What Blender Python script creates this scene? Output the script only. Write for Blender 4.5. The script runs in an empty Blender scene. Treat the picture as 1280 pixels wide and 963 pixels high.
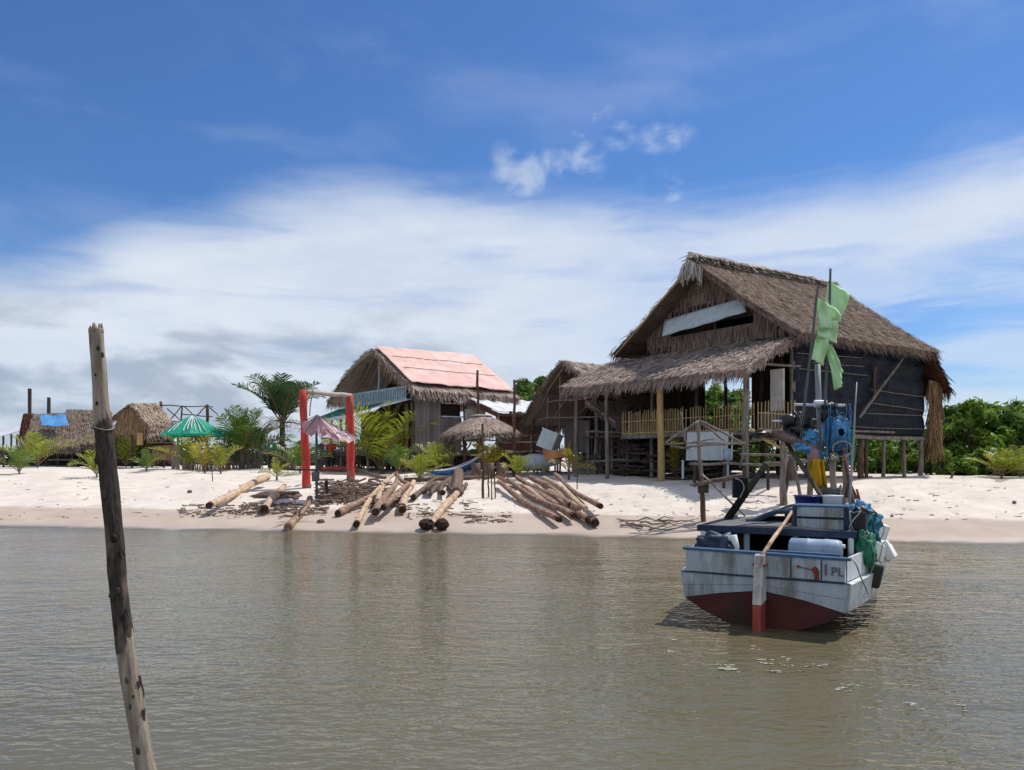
import bpy, bmesh, math, random
import numpy as np
from mathutils import Vector, Matrix, noise as mnoise
rnd = random.Random(7)
SC = bpy.context.scene
COL = SC.collection
F, CX, HY, H = 960.0, 640.0, 570.0, 2.0     # focal length in photo pixels, centre column, horizon row, eye height
V = Vector
# ------------------------------------------------------------------ terrain profile and picture-to-place helpers
SH_X = np.array([-400., -14.2, -6., 0., 4.6, 11.4, 40., 400.])
SH_Y = np.array([60., 21.4, 20.15, 19.3, 18.3, 17.3, 15.0, 10.])
def shore(x):
    return np.interp(x, SH_X, SH_Y) + .12*np.sin(x*.9+1) + .06*np.sin(x*2.3)
LS, LZ = [-60,-10,-3,0,2,5,8,13,20,60,2000], [-3,-1.6,-.42,0,.3,.66,.9,1.14,1.24,1.3,1.3]
RS, RZ = [-60,-10,-3,0,2,5,8,13,20,60,2000], [-3,-1.6,-.42,0,.34,1.0,1.15,1.2,1.24,1.3,1.3]
def ground_z(x, y):
    s = y - shore(x)
    w = np.clip((np.asarray(x, float)+1.5)/5.5, 0, 1); w = w*w*(3-2*w)
    z = (1-w)*np.interp(s, LS, LZ) + w*np.interp(s, RS, RZ)
    a = np.clip((s-1.2)/3., 0, 1)
    z = z + a*(.035*np.sin(x*1.1+.7*y)+.03*np.sin(x*.43-y*.9+2)+.02*np.sin(2.1*x+1.3*y)+.012*np.sin(3.7*x-2.9*y+1))
    return z
def gz(x, y): return float(ground_z(x, y))
def W(px, py, d):                       # the place seen at a photo pixel, d metres ahead
    return V(((px-CX)*d/F, d, H+(HY-py)*d/F))
def G(px, py):                          # where the sand is met
    t = np.arange(8, 130, .02)
    x = (px-CX)*t/F; z = H+(HY-py)*t/F
    k = np.nonzero(z <= ground_z(x, t))[0]
    d = t[k[0]] if len(k) else 60.
    x = (px-CX)*d/F
    return V((x, d, gz(x, d)))
# ------------------------------------------------------------------ materials
def nd(nt, t, **kw):
    n = nt.nodes.new(t)
    for k, v in kw.items(): setattr(n, k, v)
    return n
def mat(name, c1, c2=None, rough=.85, scale=4., stretch=(1,1,1), island=0., bump=.0, bscale=None, spec=.3, detail=6., contrast=(.35,.65), c3=None, c3amt=0., sss=0, transl=0.):
    m = bpy.data.materials.new(name); m.use_nodes = True
    nt = m.node_tree; nt.nodes.clear(); L = nt.links.new
    out = nd(nt,'ShaderNodeOutputMaterial'); p = nd(nt,'ShaderNodeBsdfPrincipled')
    p.inputs['Roughness'].default_value = rough
    p.inputs['Specular IOR Level'].default_value = spec
    L(p.outputs[0], out.inputs[0])
    c2 = c2 or tuple(x*.6 for x in c1)
    tc = nd(nt,'ShaderNodeTexCoord'); mp = nd(nt,'ShaderNodeMapping'); mp.inputs['Scale'].default_value = stretch
    L(tc.outputs['Object'], mp.inputs[0])
    nz = nd(nt,'ShaderNodeTexNoise'); nz.inputs['Scale'].default_value = scale; nz.inputs['Detail'].default_value = detail; nz.inputs['Roughness'].default_value=.6
    L(mp.outputs[0], nz.inputs[0])
    rp = nd(nt,'ShaderNodeMapRange'); rp.inputs[1].default_value, rp.inputs[2].default_value = contrast
    L(nz.outputs[0], rp.inputs[0])
    fac = rp.outputs[0]
    if island:
        g = nd(nt,'ShaderNodeNewGeometry'); mx = nd(nt,'ShaderNodeMix'); mx.inputs[0].default_value = island
        L(fac, mx.inputs[2]); L(g.outputs['Random Per Island'], mx.inputs[3]); fac = mx.outputs[0]
    cm = nd(nt,'ShaderNodeMix', data_type='RGBA'); cm.inputs[6].default_value = (*c2,1); cm.inputs[7].default_value = (*c1,1)
    L(fac, cm.inputs[0]); col = cm.outputs[2]
    if c3:
        n3 = nd(nt,'ShaderNodeTexNoise'); n3.inputs['Scale'].default_value = scale*.45; n3.inputs['Detail'].default_value = 8; n3.inputs['Roughness'].default_value=.7
        L(mp.outputs[0], n3.inputs[0])
        r3 = nd(nt,'ShaderNodeMapRange'); r3.inputs[1].default_value=.60-c3amt*.25; r3.inputs[2].default_value=.72-c3amt*.2
        L(n3.outputs[0], r3.inputs[0])
        m3 = nd(nt,'ShaderNodeMix', data_type='RGBA'); m3.inputs[7].default_value=(*c3,1)
        L(col, m3.inputs[6]); L(r3.outputs[0], m3.inputs[0]); col = m3.outputs[2]
    L(col, p.inputs['Base Color'])
    if bump:
        b = nd(nt,'ShaderNodeBump'); b.inputs['Strength'].default_value = bump; b.inputs['Distance'].default_value=.02
        nb = nz
        if bscale:
            nb = nd(nt,'ShaderNodeTexNoise'); nb.inputs['Scale'].default_value = bscale; nb.inputs['Detail'].default_value = 5
            L(mp.outputs[0], nb.inputs[0])
        L(nb.outputs[0], b.inputs['Height']); L(b.outputs[0], p.inputs['Normal'])
    if transl:
        t = nd(nt,'ShaderNodeBsdfTranslucent'); ms = nd(nt,'ShaderNodeMixShader'); ms.inputs[0].default_value = transl
        L(col, t.inputs[0]); L(p.outputs[0], ms.inputs[1]); L(t.outputs[0], ms.inputs[2]); L(ms.outputs[0], out.inputs[0])
    return m
M = dict(
 thatch = mat('thatch_weathered', (.325,.245,.20), (.115,.084,.067), .95, 2.2, island=.75, spec=.1, bump=.4, bscale=30),
 thatch_pale = mat('thatch_pale', (.56,.45,.39), (.19,.142,.118), .95, 2.2, island=.75, spec=.1, bump=.4, bscale=30),
 thatch_red = mat('thatch_red', (.14,.065,.042), (.04,.018,.012), .95, 3, island=.7, spec=.1),
 thatch_gold = mat('thatch_gold', (.33,.22,.12), (.12,.075,.04), .95, 3, island=.7, spec=.1),
 thatch_straw = mat('thatch_straw', (.50,.40,.31), (.22,.165,.12), .95, 2, island=.7, spec=.1),
 wood_grey = mat('weathered_wood', (.27,.235,.21), (.11,.09,.075), .9, 9, (1,1,.18), bump=.5, spec=.2),
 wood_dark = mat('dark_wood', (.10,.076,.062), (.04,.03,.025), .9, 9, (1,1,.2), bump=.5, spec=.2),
 wood_brown = mat('brown_wood', (.17,.10,.07), (.06,.035,.025), .9, 9, (1,1,.2), bump=.5, spec=.2),
 wood_tan = mat('peeled_wood', (.60,.445,.31), (.38,.26,.17), .8, 6, bump=.5, spec=.2, c3=(.22,.13,.085), c3amt=.2),
 bark = mat('log_bark', (.40,.275,.205), (.14,.078,.055), .95, 9, bump=.9, spec=.1, c3=(.45,.30,.2), c3amt=.15),
 bark_grey = mat('grey_bark', (.23,.165,.135), (.085,.06,.05), .95, 9, bump=.9, spec=.1),
 end_shade = mat('shaded_end_wood', (.075,.048,.036), (.02,.014,.011), .95, 12, bump=.6, spec=.1),  # dark colour paints in the shade on the cut log ends
 bamboo = mat('bamboo_cane', (.52,.39,.19), (.28,.19,.09), .7, 5, island=.6, spec=.3),
 post_yellow = mat('yellow_post', (.52,.36,.16), (.33,.21,.09), .8, 6, (1,1,.25), bump=.4, c3=(.2,.13,.07), c3amt=.1),
 tarp_black = mat('black_plastic', (.012,.017,.028), (.005,.006,.010), .62, 2.5, (.5,.5,3), bump=.7, bscale=3.2, spec=.16),
 cloth_pale = mat('pale_tarp', (.58,.62,.68), (.44,.48,.54), .7, 5, bump=.5, transl=.25),
 plank = mat('grey_planks', (.26,.23,.225), (.12,.10,.10), .9, 6, (1,1,.12), island=.65, bump=.4),
 redwall = mat('reddish_boards', (.15,.058,.048), (.06,.022,.02), .9, 6, (1,1,.15), island=.6),
 white = mat('white_paint', (.74,.75,.76), (.58,.59,.6), .6, 5, c3=(.36,.33,.29), c3amt=.12),
 metal_white = mat('white_sheet_roof', (.72,.73,.76), (.55,.56,.6), .5, 3, c3=(.42,.38,.36), c3amt=.1),
 pink = mat('pink_tarpaulin', (.70,.46,.41), (.60,.365,.32), .8, 1.3, bump=.9, bscale=3.5, c3=(.70,.52,.46), c3amt=.4),
 teal = mat('green_canvas', (.02,.20,.15), (.012,.13,.10), .7, 3),
 blue_paint = mat('pale_blue_paint', (.36,.47,.52), (.22,.31,.36), .8, 4),
 red_paint = mat('red_paint', (.56,.05,.035), (.36,.028,.02), .75, 7, (1,1,.35), bump=.6, c3=(.30,.12,.09), c3amt=.35),
 green_cloth = mat('parasol_green', (.03,.44,.29), (.018,.33,.21), .7, 4, transl=.3),
 white_cloth = mat('white_cloth', (.8,.82,.82), (.66,.69,.69), .8, 4, transl=.2),
 pink_cloth = mat('faded_pink_film', (.58,.36,.41), (.40,.20,.25), .45, 5, spec=.6, transl=.4, bump=.5),
 red_cloth = mat('red_cloth', (.55,.09,.07), (.36,.04,.035), .8, 4),
 blue_tarp = mat('blue_tarpaulin', (.13,.38,.72), (.08,.27,.56), .6, 3, bump=.4),
 canoe = mat('canoe_blue', (.028,.13,.38), (.015,.07,.24), .4, 4, c3=(.08,.22,.45), c3amt=.2),
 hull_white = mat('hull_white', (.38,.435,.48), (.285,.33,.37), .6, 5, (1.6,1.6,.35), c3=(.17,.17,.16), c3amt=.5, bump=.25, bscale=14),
 hull_lit = mat('hull_white_sunlit', (.68,.71,.72), (.5,.53,.55), .55, 3, c3=(.33,.32,.30), c3amt=.4, bump=.25, bscale=14),  # same hull paint, coloured brighter where the sun strikes the sides
 hull_red = mat('hull_red', (.085,.019,.016), (.05,.012,.010), .75, 3.5, c3=(.035,.022,.017), c3amt=.4, bump=.3, bscale=14),
 rudder_red = mat('rudder_red', (.34,.065,.045), (.22,.035,.025), .7, 5, c3=(.4,.25,.2), c3amt=.15, bump=.4),
 pale_wood = mat('bleached_pole', (.56,.50,.45), (.34,.29,.25), .9, 12, bump=.5),
 bleached = mat('bleached_straw', (.66,.60,.55), (.24,.19,.16), .95, 5, island=.75, spec=.1),
 beam_dark = mat('beam_dark', (.022,.020,.020), (.010,.010,.010), 1., 8, spec=0.),
 worn_white = mat('worn_white_wood', (.60,.60,.58), (.42,.41,.39), .8, 7, (1,1,.4), bump=.6, c3=(.24,.20,.165), c3amt=.55),
 navy = mat('navy_paint', (.022,.042,.085), (.012,.022,.045), .5, 5, c3=(.09,.13,.2), c3amt=.1),
 deck = mat('grey_deck', (.16,.155,.15), (.095,.09,.09), .8, 7, c3=(.27,.26,.25), c3amt=.1),
 trim_blue = mat('trim_blue', (.05,.11,.20), (.03,.07,.14), .5, 5),
 rust = mat('rust', (.22,.06,.03), (.09,.028,.016), .9, 20),
 black = mat('black_plastic_jug', (.012,.012,.013), (.006,.006,.007), .4, 5, spec=.5),
 void = mat('dark_interior', (.045,.036,.031), (.022,.018,.016), .95, 5),  # near-black colour stands in for shade in rooms and openings
 steel = mat('galvanised_pole', (.30,.32,.34), (.20,.22,.24), .5, 6, (1,1,.3), c3=(.13,.12,.11), c3amt=.12),
 dull_pole = mat('dull_metal_pole', (.13,.14,.14), (.07,.075,.08), .6, 6),
 drum = mat('light_blue_drum', (.30,.39,.52), (.23,.31,.43), .5, 3, c3=(.16,.2,.27), c3amt=.1),
 tub_blue = mat('blue_tub', (.012,.022,.16), (.007,.012,.09), .4, 4, spec=.5),
 foam = mat('styrofoam', (.82,.82,.80), (.70,.70,.68), .9, 6, bump=.3, bscale=60),
 net_blue = mat('blue_net', (.018,.075,.17), (.006,.022,.06), .7, 14, bump=1.),
 net_turq = mat('turquoise_net', (.03,.30,.40), (.015,.13,.2), .6, 9, bump=1., transl=.2),
 bag_green = mat('green_bag', (.015,.27,.13), (.006,.12,.06), .45, 6, bump=.8, spec=.5, transl=.2),
 roll_blue = mat('blue_sheet_roll', (.10,.33,.58), (.045,.19,.4), .5, 5, bump=.8),
 yellow = mat('yellow_cloth', (.72,.42,.012), (.5,.27,.008), .6, 5, bump=.5, transl=.15),
 flag = mat('lime_flag', (.70,.90,.60), (.60,.85,.52), .7, 3, transl=.35),
 rope = mat('rope', (.34,.33,.30), (.2,.19,.17), .9, 20),
 concrete = mat('pale_block', (.44,.44,.43), (.30,.30,.29), .9, 5, c3=(.2,.19,.18), c3amt=.15),
 leaf = mat('mangrove_leaf', (.28,.42,.06), (.09,.17,.025), .5, 1.2, island=.7, spec=.3, transl=.42),
 leaf_dark = mat('dark_leaf', (.17,.29,.05), (.045,.105,.02), .5, 1.0, island=.7, spec=.3, transl=.38),
 leaf_yellow = mat('yellow_shrub_leaf', (.20,.25,.03), (.08,.12,.018), .5, 1.5, island=.7, spec=.3, transl=.3),
 palm = mat('palm_green', (.21,.31,.04), (.07,.14,.02), .42, 1.5, island=.6, spec=.45, transl=.28),
 palm_dark = mat('coconut_green', (.085,.16,.045), (.028,.066,.02), .38, 1.5, island=.6, spec=.5, transl=.2),
 palm_young = mat('young_palm', (.40,.42,.045), (.17,.22,.025), .45, 1.5, island=.6, spec=.4, transl=.35),
 palm_yellow = mat('yellowing_palm', (.44,.34,.03), (.22,.20,.022), .5, 1.5, island=.6, spec=.4, transl=.35),
 palm_dry = mat('dry_frond', (.30,.21,.12), (.14,.09,.05), .8, 1.5, island=.6, transl=.2),
 trunk = mat('palm_trunk', (.16,.13,.10), (.07,.055,.04), .95, 10, bump=.8),
 skin = mat('skin', (.20,.10,.062), (.15,.075,.045), .6, 8),
 hair = mat('pale_cap', (.4,.39,.37), (.3,.29,.28), .9, 8),
 shirt_green = mat('green_shirt', (.012,.20,.085), (.008,.13,.055), .85, 8, bump=.4),
 shirt_orange = mat('orange_shirt', (.42,.07,.02), (.28,.04,.012), .85, 8, bump=.4),
 trousers = mat('dark_trousers', (.016,.016,.02), (.009,.009,.011), .9, 8, bump=.4),
 orange_sheet = mat('orange_sheet', (.55,.24,.10), (.42,.17,.07), .7, 4),
 grey_sheet = mat('grey_panel', (.48,.54,.58), (.38,.43,.47), .6, 4),
 dark_scrub = mat('dark_scrub', (.055,.06,.03), (.02,.024,.013), .9, .6, island=.7, transl=.2),
)
# a net-like grade of mooring-post wood: pale top, dark stripped bark in the middle, pale foot
# ------------------------------------------------------------------ mesh collector
def curve(pts, n=6):                     # a smooth line through a few points
    pts=[V(p) for p in pts]; Q=[pts[0]*2-pts[1]]+pts+[pts[-1]*2-pts[-2]]; out_=[]
    for i in range(1,len(Q)-2):
        a,b,c,d=Q[i-1],Q[i],Q[i+1],Q[i+2]
        for k in range(n):
            t=k/n; out_.append(.5*((2*b)+(c-a)*t+(2*a-5*b+4*c-d)*t*t+(3*b-a-3*c+d)*t**3))
    return out_+[pts[-1]]
def basis(d):
    d = d.normalized(); a = V((0,0,1)) if abs(d.z) < .95 else V((1,0,0))
    x = d.cross(a).normalized(); return x, x.cross(d).normalized()
class MB:
    def __init__(s): s.v=[]; s.f=[]; s.m=[]
    def add(s, vs, fs, mi=0):
        o=len(s.v); s.v += [tuple(p) for p in vs]; s.f += [tuple(i+o for i in f) for f in fs]; s.m += [mi]*len(fs); return s
    def hexa(s, c, mi=0):                       # eight corners: bottom four, top four, same winding
        return s.add(c, [(3,2,1,0),(4,5,6,7),(0,1,5,4),(1,2,6,5),(2,3,7,6),(3,0,4,7)], mi)
    def box(s, c, sx, sy, sz, ax=None, ay=None, az=None, mi=0, jit=0):
        c=V(c); ax=V(ax or (1,0,0)); ay=V(ay or (0,1,0)); az=V(az or (0,0,1)); P=[]
        for dz in (-.5,.5):
            for dx,dy in ((-.5,-.5),(.5,-.5),(.5,.5),(-.5,.5)):
                P.append(c+ax*sx*dx+ay*sy*dy+az*sz*dz+V([rnd.uniform(-jit,jit) for _ in range(3)]))
        return s.hexa(P, mi)
    def beam(s, p, q, w, h=None, mi=0, up=None):
        p=V(p); q=V(q); h=h or w; d=(q-p)
        if d.length < 1e-6: return s
        if up: x=d.normalized().cross(V(up)).normalized(); y=x.cross(d.normalized())
        else: x,y=basis(d)
        P=[]
        for e in (p,q):
            for a,b in ((-.5,-.5),(.5,-.5),(.5,.5),(-.5,.5)): P.append(e+x*w*a+y*h*b)
        return s.hexa(P, mi)
    def tube(s, pts, r, n=7, mi=0, cap=True, wob=0):
        pts=[V(p) for p in pts]; k=len(pts); rs=r if isinstance(r,(list,tuple)) else [r]*k
        vs=[]; fs=[]; x0=None
        for i,p in enumerate(pts):
            d=(pts[min(i+1,k-1)]-pts[max(i-1,0)]).normalized()
            if x0 is None: x,y=basis(d)
            else:
                x=(x0-d*x0.dot(d)).normalized(); y=x.cross(d)
            x0=x
            for j in range(n):
                a=2*math.pi*j/n; rr=rs[i]*(1+rnd.uniform(-wob,wob))
                vs.append(p+x*math.cos(a)*rr+y*math.sin(a)*rr)
        for i in range(k-1):
            for j in range(n):
                fs.append((i*n+j, (i+1)*n+j, (i+1)*n+(j+1)%n, i*n+(j+1)%n))
        if cap: fs += [tuple(range(n)), tuple(reversed(range((k-1)*n, k*n)))]
        return s.add(vs, fs, mi)
    def stick(s, p, q, r, r2=None, n=6, seg=4, bend=.02, mi=0):     # a slightly crooked pole
        p=V(p); q=V(q); L=(q-p).length; x,y=basis(q-p); P=[]; R=[]
        for i in range(seg+1):
            t=i/seg; k=bend*L*(0 if i in (0,seg) else 1)
            P.append(p.lerp(q,t)+x*rnd.uniform(-k,k)+y*rnd.uniform(-k,k)); R.append((r*(1-t)+(r2 or r*.85)*t)*rnd.uniform(.93,1.07))
        return s.tube(P, R, n, mi, wob=.06)
    def grid(s, fn, nu, nv, mi=0, th=0):        # fn(u, v) with u, v in 0..1; th gives the sheet thickness
        vs=[V(fn(i/nu, j/nv)) for j in range(nv+1) for i in range(nu+1)]
        fs=[(j*(nu+1)+i, j*(nu+1)+i+1, (j+1)*(nu+1)+i+1, (j+1)*(nu+1)+i) for j in range(nv) for i in range(nu)]
        if th:
            nrm=[V((0,0,0)) for _ in vs]
            for f in fs:
                n=(vs[f[1]]-vs[f[0]]).cross(vs[f[3]]-vs[f[0]])
                for i in f: nrm[i]+=n
            k=len(vs); v2=[p-n.normalized()*th for p,n in zip(vs,nrm)]
            ring=[i for i in range(nu+1)]+[j*(nu+1)+nu for j in range(1,nv+1)]+[nv*(nu+1)+i for i in range(nu,-1,-1)]+[j*(nu+1) for j in range(nv-1,0,-1)]
            f2=[tuple(i+k for i in reversed(f)) for f in fs]
            side=[(ring[(i+1)%len(ring)], ring[i], ring[i]+k, ring[(i+1)%len(ring)]+k) for i in range(len(ring))]
            return s.add(vs+v2, fs+f2+side, mi)
        return s.add(vs, fs, mi)
    def ball(s, c, rx, ry, rz, nu=10, nv=7, lump=0., mi=0, seed=0):
        c=V(c); vs=[]; fs=[]
        for j in range(nv+1):
            th=math.pi*j/nv
            for i in range(nu):
                ph=2*math.pi*i/nu; d=V((math.sin(th)*math.cos(ph), math.sin(th)*math.sin(ph), math.cos(th)))
                k=1+lump*(mnoise.noise(d*2.2+V((seed*7.3,seed*3.1,seed)))+(.45*mnoise.noise(d*5.3+V((seed,seed*2.1,3)))+.22*mnoise.noise(d*11+V((seed,2,seed))) if nu>=18 else 0))
                vs.append(c+V((d.x*rx*k,d.y*ry*k,d.z*rz*k)))
        for j in range(nv):
            for i in range(nu): fs.append((j*nu+i, (j+1)*nu+i, (j+1)*nu+(i+1)%nu, j*nu+(i+1)%nu))
        return s.add(vs, fs, mi)
    def blade(s, p, d, side, L, w0, w1, nrm=None, mi=0):
        q=p+d*L
        return s.add([p-side*w0, p+side*w0, q+side*w1, q-side*w1], [(0,1,2,3)], mi)
    def build(s, name, mats, parent=None, smooth=False, origin=None):
        me=bpy.data.meshes.new(name)
        if parent is not None: o0=worldloc(parent)
        elif origin is not None: o0=V(origin)
        else: o0=V((0,0,0))
        oo=o0
        me.from_pydata([(p[0]-oo.x,p[1]-oo.y,p[2]-oo.z) for p in s.v], [], s.f)
        mats=mats if isinstance(mats,(list,tuple)) else [mats]
        for k in mats: me.materials.append(M[k] if isinstance(k,str) else k)
        if len(mats)>1: me.polygons.foreach_set('material_index', s.m)
        if smooth: me.polygons.foreach_set('use_smooth', [True]*len(me.polygons))
        me.validate(); me.update()
        o=bpy.data.objects.new(name, me); COL.objects.link(o)
        if parent is not None: o.parent=parent
        else: o.location=oo
        return o
def worldloc(o):
    p=V((0,0,0))
    while o is not None: p=p+V(o.location); o=o.parent
    return p
USED=set()
def tag(o, label, cat, group=None, kind=None):
    if kind: o['kind']=kind
    if label: o['label']=label
    if cat: o['category']=cat
    if group: o['group']=group
    return o
def thing(name, label, cat, loc, group=None):
    o=bpy.data.objects.new(name, None); COL.objects.link(o); o.location=V(loc); o.empty_display_size=.2
    return tag(o, label, cat, group)
# ------------------------------------------------------------------ camera
cam=bpy.data.cameras.new('camera'); co=bpy.data.objects.new('camera', cam); COL.objects.link(co)
co.location=(0,0,H); co.rotation_euler=(math.pi/2,0,0)
cam.sensor_width=36; cam.lens=F/1280*36; cam.shift_y=(HY-481.5)/1280; cam.clip_start=.1; cam.clip_end=6000
SC.camera=co
# ------------------------------------------------------------------ sun and sky
SUN=V((.47,.37,1.0)).normalized()
sl=bpy.data.lights.new('sun','SUN'); sl.energy=3.6; sl.angle=math.radians(.53); sl.color=(1,.955,.88)
so=bpy.data.objects.new('sun', sl); COL.objects.link(so); so.location=(20,20,40)
so.rotation_euler=SUN.to_track_quat('Z','Y').to_euler()
wd=bpy.data.worlds.new('World'); SC.world=wd; wd.use_nodes=True
nt=wd.node_tree; nt.nodes.clear(); L=nt.links.new
out=nd(nt,'ShaderNodeOutputWorld'); bg=nd(nt,'ShaderNodeBackground'); bg.inputs[1].default_value=.1; L(bg.outputs[0],out.inputs[0])
sky=nd(nt,'ShaderNodeTexSky', sky_type='NISHITA'); sky.sun_disc=False
sky.sun_elevation=math.asin(SUN.z); sky.sun_rotation=math.atan2(SUN.x,SUN.y); sky.air_density=1.0; sky.dust_density=.4; sky.ozone_density=2.2
tc=nd(nt,'ShaderNodeTexCoord'); sp=nd(nt,'ShaderNodeSeparateXYZ'); L(tc.outputs['Generated'],sp.inputs[0])
def mth(op,a,b=None,c=None,clamp=False):
    n=nd(nt,'ShaderNodeMath',operation=op); n.use_clamp=clamp
    for i,x in enumerate((a,b,c)):
        if x is None: continue
        if isinstance(x,(int,float)): n.inputs[i].default_value=x
        else: L(x,n.inputs[i])
    return n.outputs[0]
def smooth(e0,e1,x):
    n=nd(nt,'ShaderNodeMapRange',interpolation_type='SMOOTHSTEP')
    for i,k in ((1,e0),(2,e1)):
        if isinstance(k,(int,float)): n.inputs[i].default_value=k
        else: L(k,n.inputs[i])
    L(x,n.inputs[0]); return n.outputs[0]
az=mth('ARCTAN2',sp.outputs[0],sp.outputs[1])
rh=mth('SQRT',mth('ADD',mth('MULTIPLY',sp.outputs[0],sp.outputs[0]),mth('MULTIPLY',sp.outputs[1],sp.outputs[1])))
el=mth('DIVIDE',sp.outputs[2],mth('MAXIMUM',rh,.02))
def wnoise(sx,sy,scale,detail,rough=.55,off=0.,dist=0.):
    cb=nd(nt,'ShaderNodeCombineXYZ'); L(mth('MULTIPLY',az,sx),cb.inputs[0]); L(mth('MULTIPLY',mth('ADD',el,off),sy),cb.inputs[1]); cb.inputs[2].default_value=off*7
    n=nd(nt,'ShaderNodeTexNoise'); n.inputs['Scale'].default_value=scale; n.inputs['Detail'].default_value=detail; n.inputs['Roughness'].default_value=rough; n.inputs['Distortion'].default_value=dist
    L(cb.outputs[0],n.inputs[0]); return n.outputs[0]
n_big=wnoise(1,2.2,3.2,5,off=.37,dist=.3); n_str=wnoise(1,6,3.,6,off=1.9,dist=.4); n_puff=wnoise(1,1.25,15.,7,off=3.1,dist=.25); n_low=wnoise(1,2.4,5.5,7,off=5.3,dist=.3)
n_fine=wnoise(1,3.2,9.,8,.62,off=7.7,dist=.5)
nb=mth('SUBTRACT',n_big,.5); ns=mth('SUBTRACT',n_str,.5)
# upper edge of the long white bank, as an elevation over azimuth
edge=nd(nt,'ShaderNodeFloatCurve'); 
L(mth('MULTIPLY_ADD',az,1/1.6,.5,clamp=True),edge.inputs[1])
cv=edge.mapping.curves[0]
for (a,e) in ((-.8,.22),(-.588,.205),(-.43,.275),(-.24,.335),(0,.343),(.2,.325),(.37,.315),(.588,.330),(.8,.34)):
    x=a/1.6+.5
    if a==-.8: cv.points[0].location=(0,e)
    elif a==.8: cv.points[-1].location=(1,e)
    else: cv.points.new(x,e)
edge.mapping.update()
e_top=mth('ADD',edge.outputs[0],mth('MULTIPLY',nb,.05))
el_w=mth('ADD',el,mth('ADD',mth('MULTIPLY',ns,.06),mth('MULTIPLY',mth('SUBTRACT',n_fine,.5),.035)))
bank=smooth(mth('ADD',e_top,.04),mth('SUBTRACT',e_top,.06),el_w)
right=smooth(-.02,.42,az)
bank=mth('MULTIPLY',bank,mth('SUBTRACT',1,mth('MULTIPLY',mth('MULTIPLY',smooth(.50,.68,n_str),smooth(.04,.16,el)),.34)))
gap=mth('MULTIPLY',smooth(mth('SUBTRACT',e_top,.06),mth('SUBTRACT',e_top,.115),el_w), smooth(.0,.10,mth('ADD',el_w,mth('MULTIPLY',nb,.15))))
gap=mth('MULTIPLY',gap,mth('ADD',.35,mth('MULTIPLY',smooth(.38,.62,n_str),.65)))
bank=mth('MULTIPLY',bank,mth('SUBTRACT',1,mth('MULTIPLY',mth('MULTIPLY',gap,right),.92)))
bank=mth('MULTIPLY',bank,mth('ADD',.74,mth('MULTIPLY',smooth(.3,.68,mth('ADD',mth('MULTIPLY',n_big,.6),mth('MULTIPLY',n_fine,.4))),.24)))
def blob(a,e,ra,re):
    x=mth('DIVIDE',mth('SUBTRACT',az,a),ra); y=mth('DIVIDE',mth('SUBTRACT',el,e),re)
    return smooth(1.,.0,mth('ADD',mth('MULTIPLY',x,x),mth('MULTIPLY',y,y)))
puff=None
for a,e,ra,re in ((.033,.385,.075,.06),(.08,.44,.08,.05),(.195,.408,.055,.03),(.135,.415,.04,.03),(.098,.385,.035,.045),(.005,.36,.05,.035),(.19,.345,.05,.035)):
    b=blob(a,e,ra,re); puff=b if puff is None else mth('MAXIMUM',puff,b)
puff=mth('MULTIPLY',smooth(.03,.8,mth('MULTIPLY',puff,smooth(.30,.78,n_puff))),.52)
veil=mth('MULTIPLY',smooth(.45,.75,n_big),mth('MULTIPLY',smooth(.75,.4,el),.16))
fill_cloud=mth('MULTIPLY',mth('MULTIPLY',smooth(1.0,1.7,mth('ABSOLUTE',az)),smooth(3.5,1.6,el)),mth('ADD',.55,mth('MULTIPLY',smooth(.35,.6,n_big),.4)))    # unseen bright cloud added behind the viewer to fill shaded fronts
dens=mth('MAXIMUM',mth('MAXIMUM',mth('MAXIMUM',bank,puff),veil),fill_cloud,clamp=True)
# grey undersides low on the left
grey=mth('MULTIPLY',smooth(.42,.60,n_low),mth('MULTIPLY',smooth(.24,.13,mth('ADD',el,mth('MULTIPLY',nb,.1))),smooth(.12,-.2,az)))
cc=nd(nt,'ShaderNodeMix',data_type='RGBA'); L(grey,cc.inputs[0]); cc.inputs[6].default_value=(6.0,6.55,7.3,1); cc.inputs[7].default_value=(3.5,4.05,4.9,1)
gain=nd(nt,'ShaderNodeMix',data_type='RGBA',blend_type='MULTIPLY'); gain.inputs[0].default_value=1; L(sky.outputs[0],gain.inputs[6]); gain.inputs[7].default_value=(.40,.63,.93,1)
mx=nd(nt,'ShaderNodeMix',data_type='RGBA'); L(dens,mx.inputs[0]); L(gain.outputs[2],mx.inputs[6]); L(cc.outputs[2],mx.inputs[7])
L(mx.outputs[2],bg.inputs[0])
vs=SC.view_settings; vs.view_transform='Standard'; vs.look='None'; vs.exposure=.3; vs.gamma=1; vs.use_curve_mapping=False
SC.cycles.max_bounces=6; SC.cycles.transparent_max_bounces=6; SC.cycles.use_denoising=True; SC.cycles.sample_clamp_indirect=6
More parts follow.
